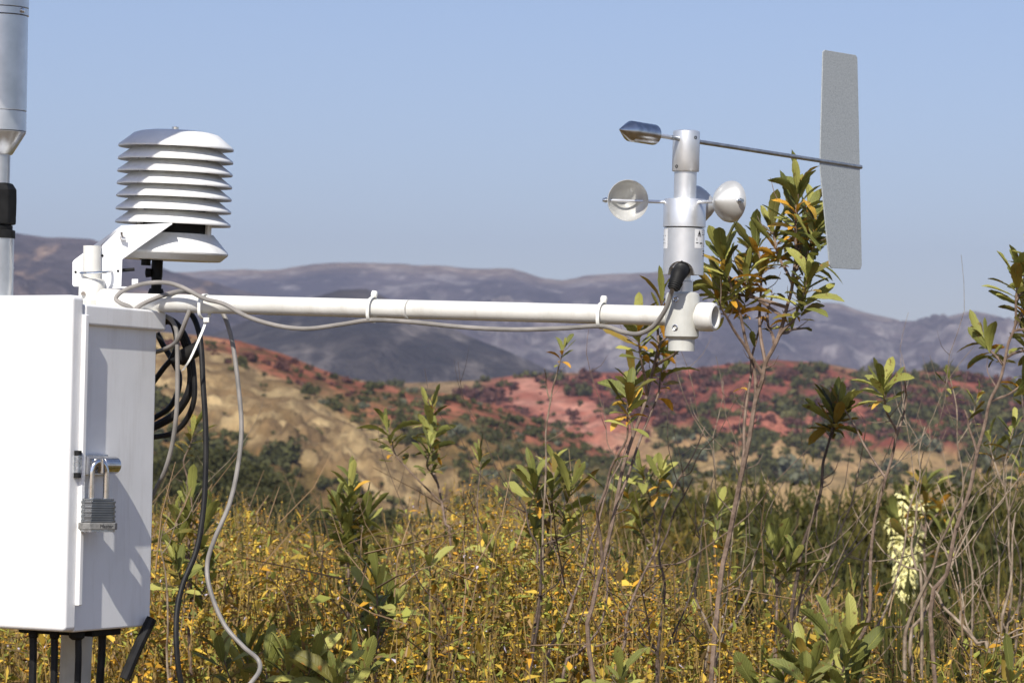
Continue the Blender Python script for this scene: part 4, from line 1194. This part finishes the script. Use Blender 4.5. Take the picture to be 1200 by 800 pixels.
DSH = dead_shrub
DSH('bare grey shrub with forked stem in front of the right chaparral', 4.3, [[(1060, 770), (1082, 690), (1100, 640), (1118, 600), (1130, 560), (1146, 520)], [(1080, 690), (1068, 640), (1074, 580)], [(1066, 760), (1100, 690), (1120, 650), (1140, 610)]], 1, .0052, 4)
DSH('dark crooked dead branch sloping down to the bottom right', 4.15, [[(1160, 770), (1130, 735), (1105, 710), (1090, 685), (1078, 660)], [(1165, 775), (1175, 720), (1186, 660), (1190, 600)]], 2, .0058, 4)
DSH('fine pale twig thicket at the right picture edge', 4.6, [[(1180, 760), (1170, 690), (1165, 620), (1172, 560)], [(1190, 760), (1196, 690), (1186, 620), (1180, 540)], [(1172, 750), (1150, 690), (1140, 640), (1160, 600)], [(1178, 750), (1200, 700), (1210, 640)]], 3, .0040, 4, side_len=.16)
DSH('leaning grey twigs between the dark stem and the crooked leafy twig', 4.5, [[(905, 780), (930, 720), (960, 670), (985, 620), (1004, 560), (1015, 500)], [(935, 760), (940, 690), (945, 640), (958, 580)], [(960, 770), (970, 700), (985, 660), (1030, 610)]], 4, .0046, 5)
DSH('grey dead stems rising left of the tall shrub trunk', 4.4, [[(830, 760), (845, 680), (858, 620), (868, 570), (860, 520)], [(836, 770), (815, 700), (822, 640), (815, 590)], [(840, 770), (880, 690), (888, 640), (905, 590)]], 5, .0046, 5)
DSH('reddish bare stems crossing right of centre below the tee', 4.3, [[(640, 780), (672, 700), (690, 640), (712, 570), (735, 520)], [(720, 790), (735, 720), (770, 640), (790, 570), (826, 500)], [(660, 790), (700, 740), (712, 690), (716, 640)]], 6, .0048, 4, mat='bark')
DSH('small blackened twig hooked to the right amid the sage', 4.4, [[(632, 720), (634, 670), (635, 640), (655, 632), (690, 618)], [(634, 690), (630, 640), (618, 610), (614, 590)]], 7, .0042, 2, mat='darkbark')
DSH('thin pale dead stems sticking out of the sage left of centre', 4.8, [[(530, 780), (520, 710), (490, 680), (478, 640)], [(540, 790), (586, 720), (582, 660), (590, 625)], [(505, 790), (560, 720), (575, 690)]], 8, .0036, 3, mat='darkbark')
DSH('spindly grey twigs beside the lower right edge of the box', 4.4, [[(196, 780), (196, 700), (188, 640), (198, 600)], [(200, 780), (205, 720), (212, 690)]], 9, .0034, 4)
DSH('dark dead stem standing between sage and tall shrub', 4.25, [[(770, 800), (776, 720), (772, 650), (790, 600), (812, 560)], [(775, 790), (800, 720), (818, 660)], [(772, 780), (760, 730), (752, 690)]], 10, .0046, 4, mat='darkbark')
DSH('bare twigs reaching up beneath the lone leaf tuft at right', 4.6, [[(1000, 790), (1010, 700), (1025, 620), (1046, 540)], [(1005, 790), (1040, 710), (1060, 640), (1078, 560), (1084, 500)]], 11, .0042, 5)

# ------------------------------------------------------------------ sage: whorled dry flower stalks
def whorl(n_ring, g):
    a = np.arange(n_ring) * 2 * np.pi / n_ring
    r1 = .66 * g.uniform(.6, 1.3, n_ring); r2 = g.uniform(.55, 1.25, n_ring)
    V = [[0, 0, .5]]
    V += [[r1[k] * np.cos(a[k] + .3), r1[k] * np.sin(a[k] + .3), .34 + .12 * g.uniform(-1, 1)] for k in range(n_ring)]
    V += [[r2[k] * np.cos(a[k]), r2[k] * np.sin(a[k]), -.02 + .40 * g.uniform(-1, 1)] for k in range(n_ring)]
    V += [[0, 0, -.42]]
    T = []
    n = n_ring
    for k in range(n):
        k2 = (k + 1) % n
        T += [[0, 1 + k, 1 + k2], [1 + k, 1 + n + k, 1 + n + k2], [1 + k, 1 + n + k2, 1 + k2], [1 + n + k, 2 * n + 1, 1 + n + k2]]
    return np.array(V), np.array(T)
gw = np.random.default_rng(3)
WH = [whorl(6, gw) for _ in range(8)]
WHL = [whorl(4, gw) for _ in range(5)]

WC = np.array([(.38, .26, .035), (.31, .235, .045), (.26, .24, .055), (.46, .27, .03), (.20, .10, .028), (.31, .29, .075), (.12, .065, .025)])
WP = np.array([.24, .20, .16, .14, .10, .10, .06])

def stalk_arrays(g, foot, top, d, lod, warm=0.5):
    """one flowering stalk: stem, whorls of dry calyces, narrow leaves; world space"""
    V, T, C = [], [], []
    off = 0
    vec = top - foot
    Ls = np.linalg.norm(vec)
    bend = np.array([g.normal(0, .16), g.normal(0, .16), 0]) * Ls
    def pos(s): return foot + vec * s + bend * (s * (1 - s))
    # stem
    k = 5 if lod else 8
    ss = np.linspace(0, 1, k)
    r = np.linspace(.0022, .0009, k)
    ang = np.arange(3) * 2.094
    for i, s in enumerate(ss):
        V.append(pos(s) + np.column_stack([np.cos(ang), np.sin(ang), np.zeros(3)]) * r[i])
    tt = []
    for i in range(k - 1):
        for j in range(3):
            a, b = i * 3 + j, i * 3 + (j + 1) % 3
            tt += [[a, b, b + 3], [a, b + 3, a + 3]]
    T.append(np.array(tt)); sc_ = np.array([.34, .23, .08]) * g.uniform(.5, 1.2)
    C.append(np.repeat(sc_[None], 3 * k, 0)); off = 3 * k
    # whorls
    n = g.integers(6, 14) if g.random() < .8 else 1
    s = 1.0
    pt = .5 + .9 * fbm(top[0] * 1.1, top[1] * .8, 5.5, 3) - 1.3 * top[0] / max(3.0, top[1])      # patches: greener here, riper there
    base = WC[g.choice(len(WC), p=WP)] * (np.array([1.30, 1.16, 1.0]) if pt > .42 else np.array([1.28, 1.22, 1.0]))
    R0 = g.uniform(.0036, .0074)
    step = g.uniform(.013, .025)
    for i in range(n):
        f = i / n
        rr = R0 * (.5 + .5 * f) * g.uniform(.65, 1.15)
        v, t_ = (WHL if lod else WH)[g.integers(0, 5)]
        w = g.uniform(0, 6.28); cw, sw = math.cos(w), math.sin(w)
        v2 = np.column_stack([v[:, 0] * cw - v[:, 1] * sw, v[:, 0] * sw + v[:, 1] * cw, v[:, 2] * 1.2]) * rr + pos(s)
        c = base * g.uniform(.65, 1.35) * np.array([1, g.uniform(.85, 1.12), 1])
        cc = np.repeat(c[None], len(v), 0) * (.85 + .3 * g.random((len(v), 1)))
        V.append(v2); T.append(t_ + off); C.append(cc); off += len(v)
        s -= step * (.7 + .6 * f) * g.uniform(.8, 1.25) / Ls
        if s < .3: break
    # narrow leaves up the stem
    nl = g.integers(30, 60) if not lod else g.integers(13, 25)
    sl = g.uniform(max(.25, 1 - .75 / Ls), min(.98, s + .26), nl)
    for q in sl:
        p = pos(q); a = g.uniform(0, 6.28); e = g.uniform(-.1, 1.35)
        dr = np.array([math.cos(a) * math.cos(e), math.sin(a) * math.cos(e), math.sin(e)])
        sd_ = np.array([-math.sin(a), math.cos(a), 0]) + g.normal(0, .3, 3)
        L_ = g.uniform(.011, .036); wd_ = L_ * g.uniform(.09, .2)
        V.append(np.array([p, p + dr * L_ * .5 + sd_ * wd_, p + dr * L_ - np.array([0, 0, .15 * L_]), p + dr * L_ * .5 - sd_ * wd_]))
        T.append(np.array([[0, 1, 2], [0, 2, 3]]) + off); off += 4
        u_ = g.random() ** (1.3 if pt < .42 else .85)
        gc = np.array([.25, .26, .05]) if u_ < .44 else (np.array([.52, .35, .05]) if u_ < .80 else (np.array([.55, .29, .025]) if u_ < .88 else np.array([.26, .17, .07])))
        C.append(np.repeat((gc * g.uniform(.6, 1.4))[None], 4, 0))
    # pale lilac flecks
    if g.random() < .34:
        for _ in range(g.integers(1, 6)):
            p = pos(g.uniform(.75, 1)) + g.normal(0, .008, 3)
            a = g.normal(size=3) * .0028; b = g.normal(size=3) * .0028
            V.append(np.array([p, p + a, p + b])); T.append(np.array([[0, 1, 2]]) + off); off += 3
            C.append(np.repeat(np.array([[.62, .56, .68]]), 3, 0))
    return np.vstack(V), np.vstack(T), np.vstack(C)

SAGE_TOP = [(-300, 650), (150, 632), (250, 618), (330, 622), (420, 646), (500, 634), (560, 602), (620, 594), (690, 606), (740, 658), (800, 680), (860, 682), (930, 702), (1000, 722), (1080, 738), (1140, 722), (1200, 706), (1500, 700)]
def sage_field():
    g = np.random.default_rng(21)
    V, T, C, off = [], [], [], 0
    for (d0, d1, n, lod) in ((3.95, 5.2, 1900, False), (5.2, 7.5, 2900, False), (7.5, 12, 3000, True), (12, 21, 2200, True)):
        for _ in range(n):
            d = math.sqrt(g.uniform(d0 * d0, d1 * d1))
            px = g.uniform(-160, 1360)
            if d < 4.3 and px < 330: continue
            yt = float(lerp_pts(px, SAGE_TOP))
            q0 = at(px, 700, d)
            cl = fbm(q0.x * 2.2, q0.y * 1.3, 1.9, 3)
            if cl < -.12 and g.random() < .75: continue
            yt -= 60 * cl
            drop = g.gamma(1.3, 34) - 14
            near = (7.0 - min(7.0, d)) * 26
            y = yt + drop + near * g.uniform(.3, 1.1) - (14 if g.random() < .12 else 0)
            top = at(px, y, d)
            if top.z < .25: continue
            foot = np.array([top.x + g.normal(0, .22), top.y + g.normal(0, .22), ground_z(top.x, top.y) - .02])
            v, t_, c = stalk_arrays(g, foot, np.array(top), d, lod)
            V.append(v); T.append(t_ + off); C.append(c); off += len(v)
    # dry twigs tangled through the thicket
    for _ in range(2300):
        d = math.sqrt(g.uniform(4.0 ** 2, 10.0 ** 2)); px = g.uniform(-100, 1300)
        if d < 4.3 and px < 330: continue
        p = np.array(at(px, float(lerp_pts(px, SAGE_TOP)) + g.uniform(-12, 190), d))
        if p[2] < .2: continue
        dr = g.normal(size=3) + np.array([0, 0, 1.1]); dr /= np.linalg.norm(dr)
        sd_ = np.cross(dr, g.normal(size=3)); sd_ /= np.linalg.norm(sd_); s2 = np.cross(dr, sd_)
        L_ = g.uniform(.05, .20); w_ = g.uniform(.0008, .0019); kn = sd_ * L_ * g.normal(0, .12)
        pts = [p, p + dr * L_ * .5 + kn, p + dr * L_]
        vv = np.array([q + e * w_ * (1 - .3 * i) for i, q in enumerate(pts) for e in (sd_, -.5 * sd_ + .87 * s2, -.5 * sd_ - .87 * s2)])
        tt = np.array([[a * 3 + j, a * 3 + (j + 1) % 3, a * 3 + 3 + (j + 1) % 3] for a in range(2) for j in range(3)] + [[a * 3 + j, a * 3 + 3 + (j + 1) % 3, a * 3 + 3 + j] for a in range(2) for j in range(3)])
        V.append(vv); T.append(tt + off); off += 9
        C.append(np.repeat((np.array([.24, .16, .09]) * g.uniform(.35, 1.5))[None], 9, 0))
    o = np_mesh('sage_thicket', np.vstack(V), np.vstack(T), np.vstack(C), M['sage'])
    tag(o, 'dense thicket of dry yellow sage stalks filling the foreground', 'sage', kind='stuff')
sage_field()

# the stalks that stand out singly above the thicket
g = np.random.default_rng(77)
SOLO = [(232, 590, 5.6), (262, 600, 6.0), (330, 588, 6.2), (356, 592, 5.9), (372, 600, 6.4), (540, 575, 5.4), (553, 560, 5.2), (566, 572, 5.5), (585, 560, 5.3), (603, 572, 5.6), (611, 556, 5.1), (618, 590, 5.0), (628, 600, 4.9), (680, 590, 5.3), (700, 600, 5.5), (838, 640, 4.8), (846, 628, 4.7), (852, 660, 4.9), (940, 668, 4.7), (995, 660, 5.2), (1012, 680, 4.6), (1028, 668, 4.9), (470, 610, 5.6), (495, 600, 5.8), (520, 600, 5.4), (786, 660, 5.0), (806, 650, 5.2), (1122, 700, 4.9)]
for _ in range(80):
    px = g.uniform(185, 1200); d_ = g.uniform(4.5, 7.0)
    SOLO.append((px, float(lerp_pts(px, SAGE_TOP)) + g.uniform(-34, 30) + (6 - d_) * 12, d_))
for px, py, d in SOLO:
    top = at(px, py, d)
    foot = np.array([top.x + g.normal(0, .05), top.y + g.normal(0, .04), ground_z(top.x, top.y) - .02])
    v, t_, c = stalk_arrays(g, foot, np.array(top), d, False)
    f0 = Vector(foot)
    root = thing('sage_stalk', f0, 'single dry sage stalk with stacked seed whorls standing above the thicket', 'sage stalk', 'sage stalks standing above the thicket')
    ns = 24
    st = np.all(t_ < ns, 1)
    np_mesh('stem', v[:ns] - foot, t_[st], c[:ns], M['sage'], root)
    np_mesh('seed_whorls', v[ns:] - foot, t_[~st] - ns, c[ns:], M['sage'], root)['kind'] = 'stuff'

# ------------------------------------------------------------------ feathery chaparral behind the sage
def feather_bush(seed, dark, light, n=2600):
    g = np.random.default_rng(seed)
    nb = 70
    az = g.uniform(0, 6.28, nb); el = g.uniform(.75, 1.5, nb); ln = g.uniform(.65, 1.05, nb)
    D = np.column_stack([np.cos(az) * np.cos(el), np.sin(az) * np.cos(el), np.sin(el)])
    k = g.integers(0, nb, n)
    s = g.uniform(.25, 1, n)
    P = D[k] * (ln[k] * s)[:, None] + g.normal(0, .055, (n, 3))
    P[:, 2] = np.maximum(P[:, 2], .02)
    dr = D[k] * .7 + g.normal(0, .65, (n, 3)) + np.array([0, 0, .3]); dr /= np.linalg.norm(dr, axis=1)[:, None]
    sd_ = np.cross(dr, g.normal(size=(n, 3))); sd_ /= np.linalg.norm(sd_, axis=1)[:, None]
    L_ = g.uniform(.035, .09, n)[:, None]; w = g.uniform(.007, .017, n)[:, None]
    V = np.stack([P - sd_ * w, P + sd_ * w, P + dr * L_], 1).reshape(-1, 3)
    T = np.arange(3 * n).reshape(n, 3)
    mix = g.random(n)[:, None]
    C = np.repeat(np.array(dark) * (1 - mix) + np.array(light) * mix, 3, 0)
    return V, T, C, D, ln
FB = []
for sdd, dk, lt in ((1, (.026, .030, .006), (.095, .090, .016)), (2, (.036, .036, .007), (.12, .10, .018)), (3, (.022, .027, .006), (.075, .074, .015)), (4, (.06, .05, .010), (.18, .13, .022))):
    V, T, C, D, ln = feather_bush(sdd, dk, lt, 9500)
    o = np_mesh('foliage', V, T, C, M['shrub']); fme = o.data; bpy.data.objects.remove(o)
    mb = MB()
    for a, l in zip(D[:40], ln[:40]):
        mb.tube([Vector((0, 0, 0)), Vector(a) * l * .5 + Vector((.01, .01, 0)), Vector(a) * l * .95], [.012, .007, .003], 4)
    so = mb.build('stems', M['darkbark'], None); sme = so.data; bpy.data.objects.remove(so)
    FB.append((fme, sme))
CH = [(700, 590, 17, 1, .9), (745, 572, 18, 3, 1.0), (800, 560, 19, 0, 1.1), (850, 548, 18, 1, 1.1), (905, 552, 17, 0, 1.1), (950, 556, 19, 2, 1.1), (1000, 566, 17, 1, 1.1), (1050, 556, 18, 0, 1.1), (1105, 545, 17, 2, 1.1), (1150, 552, 18, 1, 1.1), (1200, 560, 17, 0, 1.1), (1250, 560, 18, 2, 1.1),
      (880, 600, 13, 2, 1.0), (960, 608, 12.5, 0, 1.0), (1030, 604, 13, 1, 1.0), (1110, 600, 12, 2, 1.0), (1180, 596, 12.5, 1, 1.0), (820, 606, 14, 3, .9),
      (345, 612, 20, 3, .9), (395, 606, 21, 1, .9), (450, 604, 20, 3, .8), (290, 600, 22, 1, 1.0), (235, 590, 23, 0, 1.0), (190, 590, 22, 1, 1.0), (510, 622, 19, 3, .8), (130, 600, 22, 0, 1.0), (60, 600, 21, 1, 1.0), (0, 600, 21, 0, 1.0)]
for i, (px, py, d, k, s) in enumerate(CH):
    top = at(px, py + 22, d)
    gz = ground_z(top.x, top.y)
    hgt = top.z - gz
    left = px < 600
    root = thing('chamise_bush', (top.x, top.y, gz), 'blurred brownish green bush behind the sage at left' if left else 'dark feathery green bush behind the bare twigs at right', 'bush', 'feathery bushes at left' if left else 'feathery bushes at right')
    root.rotation_euler = (0, 0, i * 1.7)
    for nm, me in zip(('foliage', 'stems'), FB[k]):
        o = bpy.data.objects.new(nm, me); col.objects.link(o); o.parent = root
        o.scale = (hgt * .62 * s, hgt * .62 * s, hgt)

# low bushes tucked into the sage
for i, (px, py, d, k, s) in enumerate([(215, 690, 6.2, 0, .8), (300, 668, 7.0, 1, .7), (395, 690, 6.4, 0, .8), (470, 672, 7.2, 1, .7), (545, 680, 6.3, 0, .7), (600, 720, 5.6, 1, .7), (690, 668, 6.6, 0, .8), (760, 682, 6.2, 2, .9), (830, 690, 6.8, 0, .9), (880, 715, 5.7, 1, .7), (940, 700, 7.0, 2, .9), (1015, 705, 6.5, 0, .9), (1085, 718, 6.9, 2, .9), (1140, 700, 6.3, 0, .9), (1195, 708, 6.6, 1, .9), (660, 745, 5.3, 0, .6), (340, 740, 5.4, 0, .6), (500, 745, 5.3, 1, .6), (810, 752, 5.2, 1, .6), (1060, 765, 5.1, 0, .6)]):
    top = at(px, py, d)
    gz = ground_z(top.x, top.y); hgt = top.z - gz
    root = thing('low_bush', (top.x, top.y, gz), 'low dark green bush tucked among the yellow sage', 'bush', 'low green bushes amid the sage')
    root.rotation_euler = (0, 0, i * 2.3)
    for nm, me in zip(('foliage', 'stems'), FB[k]):
        o = bpy.data.objects.new(nm, me); col.objects.link(o); o.parent = root
        o.scale = (hgt * .42 * s, hgt * .42 * s, hgt)

# dark oaks in the hollow at the foot of the spur
OAK = []
for sdd in range(3):
    V, T, C = shrub_arrays(2600, 14, 900 + sdd, (.024, .028, .007), (.080, .076, .018), flat=.62, size=.045)
    o = np_mesh('crown', V, T, C, M['shrub']); OAK.append(o.data); bpy.data.objects.remove(o)
for i, (px, py, d, s) in enumerate([(200, 522, 165, 2.6), (228, 512, 170, 2.4), (258, 520, 170, 2.9), (296, 532, 165, 2.6), (215, 548, 150, 2.3), (250, 552, 150, 2.6), (286, 560, 150, 2.2), (322, 560, 145, 1.9), (225, 578, 130, 2.2), (262, 582, 130, 2.4), (305, 584, 132, 2.1), (345, 578, 140, 1.8), (380, 592, 135, 1.7), (418, 600, 130, 1.5), (452, 590, 150, 1.6), (190, 575, 135, 2.4)]):
    top = at(px, py, d)
    zb_ = top.z - s * .85
    root = thing('oak_tree', (top.x, top.y, min(zb_, ground_z(top.x, top.y))), 'dark rounded oak in the hollow below the tan cliff', 'tree', 'oaks in the hollow below the cliff')
    o = bpy.data.objects.new('crown', OAK[i % 3]); col.objects.link(o); o.parent = root
    o.location = (0, 0, zb_ - root.location.z); o.scale = (s, s, s); o.rotation_euler = (0, 0, i * 2.1)
    MB().tube([root.location, Vector((top.x, top.y, zb_ + s * .4))], [.25, .12], 7).build('trunk', M['darkbark'], root)

# ------------------------------------------------------------------ yucca flower spike
yd = 8.6
yb, yt_ = at(1058, 745, yd), at(1064, 575, yd)
foot = Vector((yb.x, yb.y, ground_z(yb.x, yb.y)))
t = thing('yucca_flower', foot, 'creamy white yucca flower spike blooming among the twigs at right', 'yucca')
MB().tube([foot, yb, yt_], [.018, .014, .004], 10).build('stalk', M['yuccastalk'], t)
bm = bmesh.new()
rnd = random.Random(9)
for k in range(6):       # a hanging bell of six petals
    a = k * math.pi / 3
    o_ = Vector((math.cos(a), math.sin(a), 0)); s_ = Vector((-math.sin(a), math.cos(a), 0))
    q = [Vector((0, 0, 0)), o_ * .5 + s_ * .26 - Z * .25, o_ * .62 - Z * .95, o_ * .5 - s_ * .26 - Z * .25]
    bm.faces.new([bm.verts.new(p) for p in q])
bme = bpy.data.meshes.new('blossom'); bm.to_mesh(bme); bm.free(); bme.materials.append(M['yucca'])
for i in range(290):
    f = rnd.random()
    rad = (.012 + .044 * f ** .8) * (1 if f < .88 else 1 - (f - .88) * 5)
    p = at(1060 + (1064 - 1060) * f, 700 - 118 * f, yd)
    a = rnd.uniform(0, 6.28)
    o = bpy.data.objects.new('blossom', bme); col.objects.link(o); o.parent = t
    off = Vector((math.cos(a), math.sin(a), 0)) * rad * rnd.uniform(.4, 1.05)
    o.location = p + off + Z * rnd.uniform(-.01, .01) - foot
    o.rotation_euler = (rnd.uniform(-.7, .7), rnd.uniform(-.7, .7), a)
    s_ = rnd.uniform(.021, .030)
    o.scale = (s_, s_, s_ * 1.1)

# ------------------------------------------------------------------ haze
hz = MB().box(Vector((0, 0, 0)), Vector((1, 0, 0)), Vector((0, 1, 0)), Z, -3200, 3200, -120, 7400, -60, 520)
m = bpy.data.materials.new('haze_air'); m.use_nodes = True
N = m.node_tree.nodes; N.remove(N['Principled BSDF'])
pv_ = N.new('ShaderNodeVolumePrincipled')
pv_.inputs['Color'].default_value = (.46, .50, .69, 1)
pv_.inputs['Density'].default_value = 1.45e-4
pv_.inputs['Anisotropy'].default_value = 0.0
m.node_tree.links.new(pv_.outputs[0], N['Material Output'].inputs['Volume'])
o = hz.build('haze', m)
tag(o, 'thin pale haze filling the valley air', 'haze', kind='stuff')
